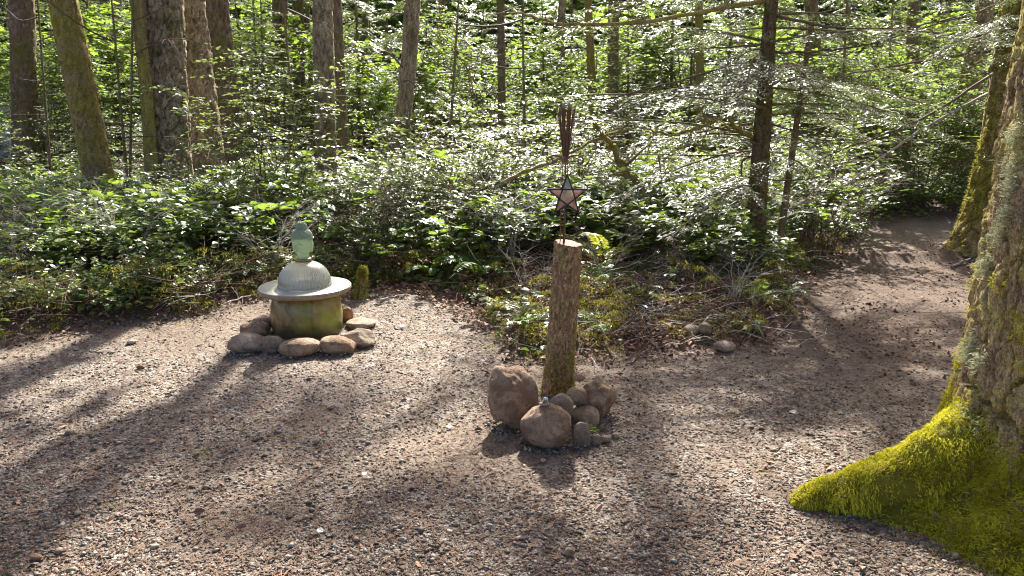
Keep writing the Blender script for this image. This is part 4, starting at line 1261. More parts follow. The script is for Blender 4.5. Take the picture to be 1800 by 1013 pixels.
rock("second loose pebble right of the boulder heap", 1082, 766, 14, 11, "rock_pale", 13, .2, None, .9, 0, "loose stones by the post", "stone", "stone", sub=3)
rock("small stone half buried beneath the pointed stone's leaf", 1046, 772, 22, 20, "rock_grey", 15, .2, None, .9, 0, "loose stones by the post", "stone", "stone", sub=3)
# pebble stack on the round boulder
zt = p2[2] + d2[1] / 2 * .97
for k, (lab, wd, hd, dz, dx, mt) in enumerate([("flat tan pebble at the bottom of the tiny stack", .050, .020, .008, -.004, "rock_pale"), ("flat grey pebble in the middle of the tiny stack", .034, .012, .022, -.002, "rock_grey"),
                                               ("white pebble topping the tiny stack on the boulder", .026, .015, .034, .002, "pebble_white")]):
    if mt == "pebble_white": plain("pebble_white", (.45, .50, .52), (.75, .78, .78), 60, .6, .4)
    V, F = rock_data(70 + k, (wd, wd * .85, hd), .1, .08, 2)
    tag(obj("pebble", mesh("pebble", V, F, MATS[mt]), None, (p2[0] - .003 + dx, p2[1] - .01, zt + dz), (0, .08 * (k - 1), k)), lab, "pebble", "pebble stack")
# ring of stones round the shrine
G2 = "stones ringed round the mossy barrel"
rock("pale flat topped stone at the ring's left front", 438, 603, 74, 38, "rock_pale", 31, .3, None, .75, 0, G2, sink=.8)
rock("small oval grey stone second from the ring's left", 478, 607, 42, 33, "rock_grey", 32, .1, None, .8, 0, G2, sink=.85)
rock("long dark loaf shaped stone at the ring's front", 526, 611, 76, 34, "rock_brown", 33, .15, None, .7, 0, G2, sink=.85, roll=-.1)
rock("smooth brown stone right of the loaf shaped one", 592, 607, 66, 34, "rock_brown", 34, .15, None, .7, 0, G2, sink=.85, roll=.12)
rock("angular mossy grey slab at the ring's right", 629, 595, 62, 36, "rock_grey", 35, .9, None, .8, .2, G2, sink=.85, roll=.2, rough=.14)
rock("brown rounded stone behind the pale flat one", 448, 578, 54, 26, "rock_brown", 36, .2, None, .8, 0, G2, sink=.85)
rock("pale stone against the barrel's left flank", 464, 564, 44, 20, "rock_pale", 37, .2, None, .8, 0, G2, sink=.8)
rock("reddish upright stone behind the barrel's right side", 610, 554, 22, 30, "rock_red", 38, .2, None, .9, 0, G2, sink=.85)
rock("flat buff stone behind the angular mossy slab", 634, 569, 52, 18, "rock_pale", 39, .2, None, .9, 0, G2, sink=.75)
# grit banked against the stones
rk_ = np.random.default_rng(83)
gp_ = []
for o in [o for o in scene.objects if o.name.split('.')[0] in ("boulder", "cobble")]:
    wd_ = max(v.co.x for v in o.data.vertices) - min(v.co.x for v in o.data.vertices)
    if o.location.z - H(o.location.x, o.location.y)[0] > wd_ * .75: continue
    m = int(150 * wd_ / .2)
    an = rk_.uniform(0, 6.28, m)
    q = wd_ * .5 * rk_.uniform(.72, 1.12, m)
    gp_.append(np.stack([o.location.x + np.cos(an) * q, o.location.y + np.sin(an) * q * .85, rk_.uniform(-.002, .016, m) * (q < wd_ * .5)], 1))
gp_ = np.concatenate(gp_)
gp_[:, 2] += H(gp_[:, 0], gp_[:, 1]) + .002
m = len(gp_)
V, F = scatter(ico(1)[0] * (1, .8, .6), ico(1)[1], gp_, rand_rot(m), np.clip(np.exp(rk_.normal(math.log(.0055), .4, m)), .003, .014))
tag(obj("loose_grit", mesh("loose_grit", V, F, MATS["pebble"], True)), "fine grit banked against boulders and ring stones", "gravel", None, "stuff")
# strays at the bank edge
rock("smooth oblong stone lying alone at the mound's front right", 1274, 609, 40, 19, "rock_pale", 41, .1, None, .7, 0, "stones at the mound edge", "stone", "stone", sub=3)
rock("round pale stone half sunk in the mound", 1216, 580, 28, 19, "rock_pale", 42, .2, None, .9, 0, "stones at the mound edge", "stone", "stone", sub=3)
rock("dull grey stone beside the half sunk pale stone", 1238, 578, 24, 22, "rock_grey", 43, .2, None, .9, 0, "stones at the mound edge", "stone", "stone", sub=3)
for k, (lab, px, py, wp, hp, mt) in enumerate([("small dark pebble on the left sunlit gravel", 247, 645, 14, 8, "rock_red"), ("flat grey pebble at the left middle gravel", 123, 760, 17, 10, "rock_grey"),
        ("dark pebble just under the flat grey one", 108, 778, 12, 6, "rock_brown"), ("tan pebble in the lower left shade", 137, 902, 12, 8, "rock_pale"), ("pale stone at the left edge of the bank", 232, 601, 17, 8, "rock_pale"),
        ("white chip on the middle gravel", 556, 776, 13, 9, "rock_pale"), ("brown pebble in the front middle gravel", 1001, 970, 17, 16, "rock_brown"), ("tan pebble left of the mossy root", 1640, 742, 10, 8, "rock_pale"),
        ("grey pebble low on the left front gravel", 104, 968, 16, 10, "rock_grey"), ("dark stone low on the left front gravel", 65, 980, 18, 10, "rock_brown"), ("cream pebble in front of the root tip", 1497, 985, 14, 11, "rock_pale")]):
    rock(lab, px, py, wp, hp, mt, 50 + k, .2, None, .9, k, "single pebbles on the gravel", "stone", "stone", sub=2)

# ------------------------------------------------------------------ log post
pb, pt = at(979, 690, PY), at(999, 428, PY)
H0 = Hs(pb[0], PY)
post = thing("log_post", "upright sawn log post with mossy foot ringed by boulders", "post", (pb[0], PY, H0 - .05))
ph = pt[2] - H0 + .05
lean = ((pt[0] - pb[0]) / ph, 0)
nth, nz = 96, 150
zs = np.linspace(0, ph, nz)
th = np.linspace(0, 2 * math.pi, nth, endpoint=False)
Z, TH = np.meshgrid(zs, th, indexing='ij')
z, a = Z.ravel(), TH.ravel()
rb = psize(60, PY) / 2; rt = psize(47.5, PY, .9) / 2
rr = rt + (rb - rt) * np.exp(-z / .28)
P3 = np.stack([np.cos(a), np.sin(a), z], 1)
f, cid = cells(a / 6.2832 * 20 + (fbm(P3 * (1, 1, 3), 2.5, 3, 1.) - .5) * 2.5, z / .075 + (fbm(P3 * (1, 1, 3), 2.5, 3, 7.) - .5) * 1.2, 20, 3.)
rr = rr + .013 * (sstep(0, .22, f) - .8) + .012 * (fbm(P3, 3, 3, 4.) - .5) + .004 * (cid - .5) * .6
rr = np.where(z > ph - .004, rr - .003, rr)
V = np.stack([lean[0] * z + rr * np.cos(a), rr * np.sin(a), z + .012 * np.cos(a - 2.6) * (z / ph)], 1)
i = np.arange(nz - 1)[:, None] * nth; j = np.arange(nth)[None]; k = (j + 1) % nth
LOG = obj("log", mesh("log", V, np.stack([i + j, i + k, i + nth + k, i + nth + j], -1).reshape(-1, 4), MATS["bark_post"]), post)
LOGV = V.reshape(nz, nth, 3)
t = NT("cut_wood")
co = t.obj_co()
wv = t.n("TexWave", {"Vector": co, "Scale": 26.0, "Distortion": 2.0, "Detail": 3.0}, wave_type='RINGS', rings_direction='Z').outputs[0]
c = t.mix(wv, (.22, .115, .075), (.38, .225, .16))
c = t.mix(t.ramp(t.noise(co, 14, 5), [(.45, 0.0), (.7, .8)]), c, (.20, .12, .09))
t.done(t.pbr(Base_Color=c, Roughness=.85))
ring = LOGV[-1]
cen = ring.mean(0)
CV = np.concatenate([cen + (ring - cen) * .985 + [0, 0, .003], cen + (ring - cen) * .5 + [0, 0, .004], [cen + [0, 0, .003]]])
jj = np.arange(nth); kk = (jj + 1) % nth
obj("cut_top", mesh("cut_top", CV - np.array([cen[0], 0, 0]), [np.stack([jj, kk, nth + kk, nth + jj], 1), np.stack([nth + jj, nth + kk, np.full(nth, 2 * nth)], 1)], MATS["cut_wood"]), LOG, (cen[0], 0, 0))
rm = np.random.default_rng(61)
m = 9000
iz = (rm.uniform(0, 1, m) ** 1.7 * 62).astype(int); it = rm.integers(0, nth, m)
q = LOGV[iz, it] + rm.normal(0, .003, (m, 3))
msk = fbm(q * (1, 1, .7), 14, 3, 5.) + rm.normal(0, .05, m) > .40 + .22 * (q[:, 2] / .35)
q = q[msk]
nr = unit(q - np.stack([lean[0] * q[:, 2], 0 * q[:, 2], q[:, 2]], 1))
V, F = moss_blades(q, nr, rm.uniform(.008, .019, len(q)), rm, .2)
tag(obj("moss", mesh("moss", V, F, MATS["moss_dull"], False), LOG), "moss growing up the foot of the post", kind="stuff")

# ------------------------------------------------------------------ star lantern on a thin stake
sc_ = at(997, 345, PY - .08)
top_z = pt[2]
t = NT("star_glass")
co = t.obj_co()
n1 = t.noise(co, 28, 5, .6)
c = t.mix(t.ramp(n1, [(.35, 0.0), (.62, 1.0)]), (.56, .26, .19), (.78, .56, .43))
sh = t.pbr(Base_Color=c, Roughness=.35)
tr = t.n("BsdfTranslucent", {0: c}).outputs[0]
t.done(t.n("MixShader", {0: .55, 1: sh, 2: tr}).outputs[0])
t = NT("star_glass_mid")
n1 = t.noise(t.obj_co(), 22, 5, .6)
c = t.mix(t.ramp(n1, [(.40, 0.0), (.60, 1.0)]), (.60, .42, .30), (.82, .76, .62))
t.done(t.n("MixShader", {0: .55, 1: t.pbr(Base_Color=c, Roughness=.35), 2: t.n("BsdfTranslucent", {0: c}).outputs[0]}).outputs[0])
t = NT("star_glass_pale")
n1 = t.noise(t.obj_co(), 30, 5, .6)
c = t.mix(t.ramp(n1, [(.4, 0.0), (.65, 1.0)]), (.50, .52, .42), (.74, .72, .62))
t.done(t.n("MixShader", {0: .55, 1: t.pbr(Base_Color=c, Roughness=.35), 2: t.n("BsdfTranslucent", {0: c}).outputs[0]}).outputs[0])
stx = at(990, 430, PY - .03)
star = thing("star_lantern", "five pointed star lantern with pink glass on a thin black stake", "lantern", (stx[0], PY - .035, top_z - .02))
S = np.array([sc_[0] - stx[0], -.03, sc_[2] - (top_z - .02)])
Ro, Ri, bul = .112, .046, .024
tips = [np.array([math.cos(rad(90 + 72 * k)) * Ro, 0, math.sin(rad(90 + 72 * k)) * Ro * 1.03]) for k in range(5)]
inn = [np.array([math.cos(rad(126 + 72 * k)) * Ri, 0, math.sin(rad(126 + 72 * k)) * Ri]) for k in range(5)]
A = Acc()
for side in (-1, 1):
    yb = np.array([0, side * (bul + .002), 0])
    for k in range(5):
        for q in (inn[k], inn[k - 1]):
            A.add(*tube([tips[k] + S, q + yb + S], .0046, 6))
        A.add(*tube([inn[k] + yb + S, inn[k - 1] + yb + S], .0044, 6))
for p in tips:
    A.add(ico(2)[0] * .005 + p + S, ico(2)[1])
A.add(*tube([tips[0] + S, tips[0] + S + [0, 0, .02]], .003, 6))
FRAME = obj("frame", A.mesh("frame", MATS["black_iron"]), star)
for side in (-1, 1):
    yb = np.array([0, side * bul, 0])
    for k in range(5):
        tri = np.array([tips[k], inn[k] + yb, inn[k - 1] + yb]) * .97 + S
        c0 = tri.mean(0)
        th_ = np.array([0, side * .0015, 0])
        VV = np.concatenate([tri, tri + th_])
        obj("pane", mesh("pane", VV, [np.array([(0, 1, 2), (5, 4, 3)]), np.array([(0, 3, 4, 1), (1, 4, 5, 2), (2, 5, 3, 0)])], MATS["star_glass_pale" if k == 0 else "star_glass"], False), FRAME)
    pen = np.array([p + yb for p in inn]) * .97 + S
    VV = np.concatenate([pen, pen + [0, side * .0015, 0]])
    obj("pane", mesh("pane", VV, [np.array([(0, 1, 2), (0, 2, 3), (0, 3, 4), (5, 7, 6), (5, 8, 7), (5, 9, 8)]), np.array([(q, q + 5, (q + 1) % 5 + 5, (q + 1) % 5) for q in range(5)])], MATS["star_glass_mid"], False), FRAME)
obj("stake", mesh("stake", *tube([(0, 0, 0), (.002, -.004, .1), (S[0] - .004, S[1], S[2] - Ri - .001)], .0042, 8), MATS["black_iron"]), star)

# ------------------------------------------------------------------ rusty plume on its pole
fx = at(994, 282, PY + .02)
fin = thing("metal_plume", "rusty metal plume of curved strips with scrolls above the star", "garden ornament", (fx[0], PY + .02, top_z))
zc = fx[2] - top_z
ztip = at(995, 168, PY + .02)[2] - top_z
obj("pole", mesh("pole", *tube([(0, 0, -.01), (.001, 0, zc * .5), (0, 0, zc + .04)], .0055, 8), MATS["rust_iron"]), fin)
obj("pole", mesh("pole", *tube([(-.022, .004, -.01), (-.020, .004, zc * .6), (-.012, 0, zc + .02)], .003, 6), MATS["rust_iron"]), fin)
t = NT("plume_metal")
zz = t.n("SeparateXYZ", {0: t.n("TexCoord").outputs["Object"]}).outputs[2]
f = t.n("MapRange", {0: zz, 1: ztip - .075, 2: ztip - .02}).outputs[0]
nn_ = t.noise(t.obj_co((1, 1, .3)), 60, 4)
c = t.mix(f, t.mix(nn_, (.045, .024, .015), (.19, .09, .04)), (.52, .50, .44))  # rust below; the pale tips are sun reflections put into the colour
t.done(t.pbr(Base_Color=c, Roughness=.55, Metallic=.25))
hf = ztip - zc
for k in range(8):
    a = k * 2 * math.pi / 8 + .2
    rk = .62 + .42 * ((k * 7) % 5) / 4
    u = np.linspace(0, 1, 16)
    rr = .014 + .052 * u ** 1.2 * rk + .042 * np.clip(u - .80, 0, 1) / .2 * u
    zz_ = zc + .015 + hf * (.90 + .10 * rk) * (u - .16 * np.clip(u - .86, 0, 1) / .14 * u)
    o = np.array([math.cos(a), math.sin(a), 0]); l = np.array([-math.sin(a), math.cos(a), 0])
    C = o * rr[:, None] + np.array([0, 0, 1.]) * zz_[:, None]
    wdt = .0042 + .0046 * np.sin(u * math.pi * .9) * (1 - .3 * u)
    wdt[-1] = .0015
    L_, R_ = C - l * wdt[:, None] + o * .002, C + l * wdt[:, None] + o * .002
    Li, Ri_ = C - l * wdt[:, None] * .9, C + l * wdt[:, None] * .9
    VV = np.concatenate([L_, R_, Ri_, Li])
    n_ = 16
    ii = np.arange(n_ - 1)
    FF = np.concatenate([np.stack([b0 + ii, b1 + ii, b1 + ii + 1, b0 + ii + 1], 1) for b0, b1 in ((0, n_), (n_, 2 * n_), (2 * n_, 3 * n_), (3 * n_, 0))])
    obj("strip", mesh("strip", VV, FF, MATS["plume_metal"]), fin)
def scroll(a, s=1.0, r=.0045):
    u = np.linspace(0, 1, 14)
    P = [np.array([.004 + .052 * q, 0, .006 + .012 * math.sin(q * math.pi * .8)]) for q in u]
    c0 = P[-1] + np.array([.0, 0, -.015])
    for q in np.linspace(math.pi / 2, -math.pi * 1.35, 18)[1:]:
        rr = .015 * (1 - .5 * (math.pi / 2 - q) / (math.pi * 1.85))
        P.append(c0 + rr * np.array([math.cos(q), 0, math.sin(q)]))
    P = np.array(P) * s
    c, q = math.cos(a), math.sin(a)
    return np.stack([P[:, 0] * c, P[:, 0] * q, P[:, 2] + zc], 1), r
for a in (0.15, math.pi - .1, 4.4, 1.5):
    P, r = scroll(a, 1.5 if a < 4 else 1.1, .0062)
    obj("scroll", mesh("scroll", *tube(P, np.linspace(r, r * .7, len(P)), 7), MATS["rust_iron"]), fin)
obj("collar", mesh("collar", *lathe([(.0, zc - .012), (.010, zc - .010), (.014, zc + .004), (.011, zc + .02), (.0135, zc + .028), (.009, zc + .04), (.0, zc + .042)], 20), MATS["rust_iron"]), fin)
for a, hh, rr in ((.1, .55, .050), (math.pi + .1, .55, .046), (.5, .45, .036)):           # wires ending in small loops
    o = np.array([math.cos(a), math.sin(a), 0])
    P = [o * (.012 + (rr - .018) * min(1, q * 3)) + np.array([0, 0, zc + .03 + hf * hh * q]) for q in np.linspace(0, 1, 12)]
    c0 = P[-1] + o * .010
    for q in np.linspace(math.pi, -math.pi * .8, 14)[1:]:
        P.append(c0 + .010 * (o * math.cos(q) + np.array([0, 0, math.sin(q)])))
    obj("wire_loop", mesh("wire_loop", *tube(np.array(P), .0018, 5), MATS["black_iron"]), fin)

# ------------------------------------------------------------------ shrine: barrel, slab, glass dome, glass head
SY = 5.42
bx = at(540, 560, SY)[0]
bz = Hs(bx, SY)
slab_top = at(540, 502, SY)[2]
BR = psize(122, SY, .2) / 2
t = NT("mossy_glaze")
co = t.obj_co()
a1 = t.noise(co, 7.0, 6, .65, .8)
a2 = t.noise(t.obj_co((1, 1, .7)), 14, 6, .7, .5)
c = t.mix(t.ramp(a2, [(.35, 0.0), (.65, 1.0)]), (.12, .075, .022), (.40, .28, .09))
px_ = t.n("SeparateXYZ", {0: co}).outputs[0]
gm = t.n("Math", {0: t.n("MapRange", {0: px_, 1: -.10, 2: .22}).outputs[0], 1: t.ramp(a1, [(.40, .05), (.60, 1.0)])}, operation='MULTIPLY').outputs[0]
c = t.mix(gm, c, t.mix(a2, (.15, .18, .014), (.36, .40, .03)))
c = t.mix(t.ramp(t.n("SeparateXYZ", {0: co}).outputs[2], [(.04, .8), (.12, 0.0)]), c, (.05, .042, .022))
t.done(t.pbr(Base_Color=c, Roughness=.38, Specular_IOR_Level=.45, Coat_Weight=.2, Coat_Roughness=.2, Normal=t.bump(a2, .25, .01)))
hb = slab_top - .042 - bz
barrel = thing("barrel_base", "mossy green brown glazed barrel carrying the round slab", "pedestal", (bx, SY, bz))
pr = [(0, -.03), (BR * .96, -.03), (BR * .985, .02), (BR * .99, .07), (BR * 1.005, .085), (BR * 1.015, hb * .45), (BR * .985, hb * .68), (BR * .93, hb * .85), (BR * .84, hb * .955), (BR * .68, hb), (0, hb)]
V, F = lathe(pr, 96)
V[:, :2] *= (1 + .02 * (noise3(V, 7) - .5))[:, None]
obj("body", mesh("body", V, F, MATS["mossy_glaze"]), barrel)
SR = psize(159, SY, slab_top) / 2
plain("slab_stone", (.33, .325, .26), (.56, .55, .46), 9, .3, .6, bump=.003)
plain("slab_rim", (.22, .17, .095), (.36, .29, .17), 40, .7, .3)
slab = thing("round_slab", "round pale stone slab lying on the mossy barrel", "slab", (bx, SY, bz + hb + .001))
slh = slab_top - (bz + hb) - .001
V, F = lathe([(0, .0), (SR * .96, .0), (SR * .985, .006), (SR, .014), (SR, slh - .006), (SR * .995, slh - .002)], 96)
obj("rim", mesh("rim", V, F, MATS["slab_rim"]), slab)
V, F = lathe([(SR * .995, slh - .002), (SR * .985, slh + .001), (SR * .6, slh), (0, slh)], 96)
obj("top_face", mesh("top_face", V, F, MATS["slab_stone"]), slab)
# ribbed glass dome
DR = psize(91, SY, slab_top) / 2
dh = at(540, 455, SY)[2] - slab_top
t = NT("ribbed_glass")
gl = t.pbr(Base_Color=(.92, .92, .88), Roughness=.08, Transmission_Weight=.92, IOR=1.4, Specular_IOR_Level=.8, Metallic=.0)
mt = t.n("BsdfGlossy", {0: (.70, .71, .66, 1), 1: .25}).outputs[0]
tl_ = t.n("BsdfTranslucent", {0: (.80, .80, .72, 1)}).outputs[0]
gl = t.n("MixShader", {0: .45, 1: gl, 2: tl_}).outputs[0]
t.done(t.n("MixShader", {0: .12, 1: gl, 2: mt}).outputs[0])
dome = thing("glass_dome", "ribbed silvery glass lamp dome standing on the slab", "glass dome", (bx, SY, slab_top + .002))
pf = [(DR * 1.02, 0), (DR * 1.03, .005), (DR * 1.0, .010)]
for q in np.linspace(.05, .93, 22):
    an = q * math.pi / 2
    pf.append((DR * math.cos(an) ** .80, .012 + (dh - .03) * math.sin(an)))
pf += [(DR * .27, dh - .02), (DR * .28, dh - .004), (DR * .25, dh)]
V, F = lathe(pf, 360, 60, .007)
V2, F2 = lathe([(max(r_ - .004, .001), z_ - (.003 if z_ > .02 else 0)) for r_, z_ in pf], 96)
A = Acc(); A.add(V, F); A.add(V2, F2[:, ::-1])
obj("shell", A.mesh("shell", MATS["ribbed_glass"]), dome)
V, F = lathe([(DR * .235, dh - .022), (DR * .30, dh - .02), (DR * .31, dh - .008), (DR * .30, dh + .004), (DR * .2, dh + .006), (0, dh + .006)], 48)
t = NT("brass")
t.done(t.pbr(Base_Color=(.32, .24, .10), Roughness=.4, Metallic=.7))
obj("neck_ring", mesh("neck_ring", V, F, MATS["brass"]), dome)
# glass head
hz0 = slab_top + dh + .008
ht = at(541, 389, SY)[2] - hz0
t = NT("jade_glass")
n1 = t.noise(t.obj_co(), 18, 4)
c = t.mix(n1, (.44, .58, .38), (.64, .74, .52))
sh = t.pbr(Base_Color=c, Roughness=.2, Transmission_Weight=.15, IOR=1.45, Specular_IOR_Level=.6)
tr = t.n("BsdfTranslucent", {0: c}).outputs[0]
t.done(t.n("MixShader", {0: .5, 1: sh, 2: tr}).outputs[0])
head = thing("glass_statue", "pale green glass head statue with topknot of curls and closed eyes", "statue", (bx + .0, SY, hz0), rad(-22))
# local: face looks to -y. head from z=0 (neck) to ht
nv, nu = 150, 160
vv = np.linspace(0, 1, nv); uu = np.linspace(0, 2 * math.pi, nu, endpoint=False)
Vv, Uu = np.meshgrid(vv, uu, indexing='ij')
v, u = Vv.ravel(), Uu.ravel()
zl = v * .80                                              # skull up to 0.80 of the height; topknot above
keysz = [0, .08, .12, .16, .20, .26, .34, .44, .52, .60, .66, .72, .76, .785, .80]
keysw = [.16, .15, .155, .19, .215, .235, .25, .258, .262, .262, .25, .215, .165, .105, .0]
rw = np.interp(zl, keysz, keysw)
keysd = [.16, .15, .165, .215, .24, .25, .26, .27, .275, .275, .262, .225, .17, .108, .0]
rd = np.interp(zl, keysz, keysd)
fx_ = np.sin(u)                                           # left-right
fy_ = -np.cos(u)                                          # front is u = 0
ang = np.where(u > math.pi, u - 2 * math.pi, u)
X = rw * fx_; Yy = rd * fy_
def bumpf(a0, z0, sa, sz_, amp):
    return amp * np.exp(-((ang - a0) / sa) ** 2 - ((zl - z0) / sz_) ** 2)
f = bumpf(0, .335, .10, .05, .040) + bumpf(0, .30, .13, .022, .022) + bumpf(0, .40, .07, .07, .018)      # nose
for s in (-1, 1):
    f = f - bumpf(s * .40, .395, .22, .024, .020) + bumpf(s * .42, .383, .20, .014, .016)                     # eye hollow and lid
    arch = .440 - .10 * (np.abs(ang) - .38) ** 2
    f = f + np.where(ang * s > .04, .010 * np.exp(-((zl - arch) / .010) ** 2) * np.exp(-((ang - s * .4) / .34) ** 2), 0)   # brow
    f = f + bumpf(s * .55, .29, .30, .06, .008)                                                                # cheek
f = f + bumpf(0, .236, .20, .010, .014) + bumpf(0, .213, .15, .010, .014) - bumpf(0, .2245, .24, .005, .012) - bumpf(0, .262, .06, .02, .006) + bumpf(0, .165, .2, .025, .016)
hairline = .525 + .02 * np.cos(ang)
hair = (zl > hairline - .10 * sstep(1.0, 1.5, np.abs(ang))) & (zl < .8)
f = f * 1.7
X = X + f * fx_; Yy = Yy + f * fy_
Vh = np.stack([X * 1.08, Yy, zl], 1) * ht
i = np.arange(nv - 1)[:, None] * nu; j = np.arange(nu)[None]; k = (j + 1) % nu
FACE = obj("face", mesh("face", Vh, np.stack([i + j, i + k, i + nu + k, i + nu + j], -1).reshape(-1, 4), MATS["jade_glass"]), head)
A = Acc()
IV3, IF3 = ico(2)
ncurl = 0
for zc_ in np.arange(.50, .80, .033):
    rwz, rdz = np.interp(zc_, keysz, keysw), np.interp(zc_, keysz, keysd)
    m = max(5, int(2 * math.pi * (rwz + rdz) / 2 / .036))
    for q in range(m):
        an = (q + .5 * (ncurl % 2)) / m * 2 * math.pi
        aa = an if an < math.pi else an - 2 * math.pi
        if zc_ < .535 + .02 * math.cos(aa) - .0 and abs(aa) < 1.25: continue
        A.add((IV3 * .025 + np.array([rwz * math.sin(an), -rdz * math.cos(an), zc_])) * ht, IF3)
    ncurl += 1
obj("curls", A.mesh("curls", MATS["jade_glass"]), FACE)
A = Acc()
A.add((IV3 * (.125, .125, .125) + np.array([0, .01, .855])) * ht, IF3)
for zc_ in np.arange(.80, .99, .032):
    rz_ = math.sqrt(max(0, .127 ** 2 - (zc_ - .86) ** 2)) if zc_ > .86 else .127
    m = max(4, int(2 * math.pi * rz_ / .036))
    for q in range(m):
        an = (q + .5 * (ncurl % 2)) / m * 2 * math.pi
        A.add((IV3 * .025 + np.array([rz_ * math.sin(an), .01 - rz_ * math.cos(an), zc_])) * ht, IF3)
    ncurl += 1
obj("topknot", A.mesh("topknot", MATS["jade_glass"]), head)
for s in (-1, 1):
    A = Acc()
    P = np.array([(s * .262, .02, .47), (s * .295, .035, .46), (s * .305, .045, .41), (s * .298, .04, .34), (s * .288, .03, .26), (s * .280, .02, .20), (s * .268, .01, .175)])
    A.add(*tube(P * ht, np.array([.022, .030, .034, .030, .028, .030, .018]) * ht, 10))
    obj("ear", A.mesh("ear", MATS["jade_glass"]), FACE)

# mossy stump behind the shrine
sx = at(632, 500, 6.5)
stump = thing("mossy_stump", "narrow rotten stump wrapped in moss behind the barrel", "stump", (sx[0], 6.5, Hs(sx[0], 6.5) - .02))
V, F = trunk_shell(.30, .055, (.12, 0), 40, .2, .02, .6, .014, .04, .1, 4., top=.45)
obj("trunk", mesh("trunk", V, F, MATS["bark_mossy"]), stump)
q = V[rm.integers(0, len(V), 2600)] + rm.normal(0, .004, (2600, 3))
Vm, Fm = moss_blades(q, unit(q * (1, 1, .1)), rm.uniform(.012, .03, len(q)), rm, .5)
tag(obj("moss", mesh("moss", Vm, Fm, MATS["moss_dull"], False), stump), kind="stuff")
# sprig growing by the boulders
g = gnd(1044, 770)
spr = thing("small_sprig", "tiny bright green sprig beside the pointed stone", "plant", (g[0], g[1], Hs(g[0], g[1])))
(WV, WF), (V, F) = leafy(640, 4, .09, .04, 2, .04, 3, .03, r0=.0015)
obj("stems", mesh("stems", WV, WF, MATS["twig_brown"]), spr)
obj("leaves", mesh("leaves", V, F, MATS["maple_leaf"], False), spr)
# unidentified white object at the far left, built as boards for want of detail
wp = at(4, 225, 20.0)
wt = thing("white_object", "unidentified white object at the left edge, built as painted boards", "panel", (wp[0] - .05, 20.0, Hs(wp[0], 20.0)))
plain("white_paint", (.70, .72, .74), (.80, .81, .82), 6, .6, .3)
for k in range(4):
    obj("board", mesh("board", *box(-.26 + .17 * k, 0, .85, .15, .03, 1.5 - .06 * (k % 2)), MATS["white_paint"], False), wt)
obj("rail", mesh("rail", *box(0, .035, .55, .72, .035, .09), MATS["white_paint"], False), wt)

# ------------------------------------------------------------------ the great mossy fir at the right edge
TX, TY = 2.45, 2.80
TZ = Hs(TX, TY)
great = thing("great_fir", "huge furrowed fir at right edge with moss cloaked root", "tree", (TX, TY, TZ - .03))
zs = np.concatenate([np.linspace(0, .6, 130), np.linspace(.6, 3.0, 230)[1:], np.linspace(3.0, 26, 24)[1:]])
nth = 360
# finer columns on the side that faces the clearing
tt = np.linspace(0, 1, nth, endpoint=False)
th = math.pi * 1.15 + 2 * math.pi * (tt - .5) - .55 * np.sin(2 * math.pi * (tt - .5)) * -1 * -1
Z, TH = np.meshgrid(zs, th, indexing='ij')
z, a = Z.ravel(), np.mod(TH.ravel(), 2 * math.pi)
def dang(a, b):
    return np.mod(a - b + math.pi, 2 * math.pi) - math.pi
rr = .53 * (1 - .25 * z / 26) + .29 * np.exp(-z / .20) * (1 + .10 * np.cos(3 * a + 1))
rr = rr + .34 * np.exp(-z / .15) * np.exp(-(dang(a, math.pi - .06) / .20) ** 2)
rr = rr + .17 * np.exp(-z / .20) * np.exp(-(dang(a, math.pi * 1.42) / .30) ** 2) + .12 * np.exp(-z / .2) * np.exp(-(dang(a, .6) / .3) ** 2)
P3 = np.stack([np.cos(a) * .55, np.sin(a) * .55, z], 1)
wp_ = (fbm(P3 * (1, 1, .6), 5, 4, 2., .6) - .5) * 2.2
wq_ = (fbm(P3 * (1, 1, .6), 5, 4, 8., .6) - .5) * 1.6
f, cid = cells(a / 6.28318 * 30 + wp_, z / .42 + wq_, 34, 12.)
plate = sstep(.02, .11, f)
fa, ca = cells(a / 6.28318 * 90 + wp_ * 2, z / .07 + wq_ * 2, 90, 17.)
barky = sstep(.22, .5, z)
rr = rr + barky * (.085 * (plate - .85) + .024 * (cid - .5) * plate + .013 * (sstep(0, .18, fa) - .5) * plate + .012 * (ca - .5)) + .02 * (fbm(P3, 9, 3, 3.) - .5) + .016 * (fbm(P3, 38, 4, 6., .65) - .5) * barky
V = np.stack([rr * np.cos(a), rr * np.sin(a), z], 1)
nz = len(zs)
i = np.arange(nz - 1)[:, None] * nth; j = np.arange(nth)[None]; k = (j + 1) % nth
FQ = np.stack([i + j, i + k, i + nth + k, i + nth + j], -1).reshape(-1, 4)
GTRUNK = obj("trunk", mesh("trunk", V, FQ, MATS["bark_near"], True, {"mossy": sstep(.12, -.12, z - .30 - .4 * (fbm(P3, 5, 3, 4.) - .5))}), great)
obj("crown", CROWNS[1], great, (0, 0, 0), (0, 0, 1.0), (1.3, 1.3, 1.1))
TV = V.reshape(nz, nth, 3)
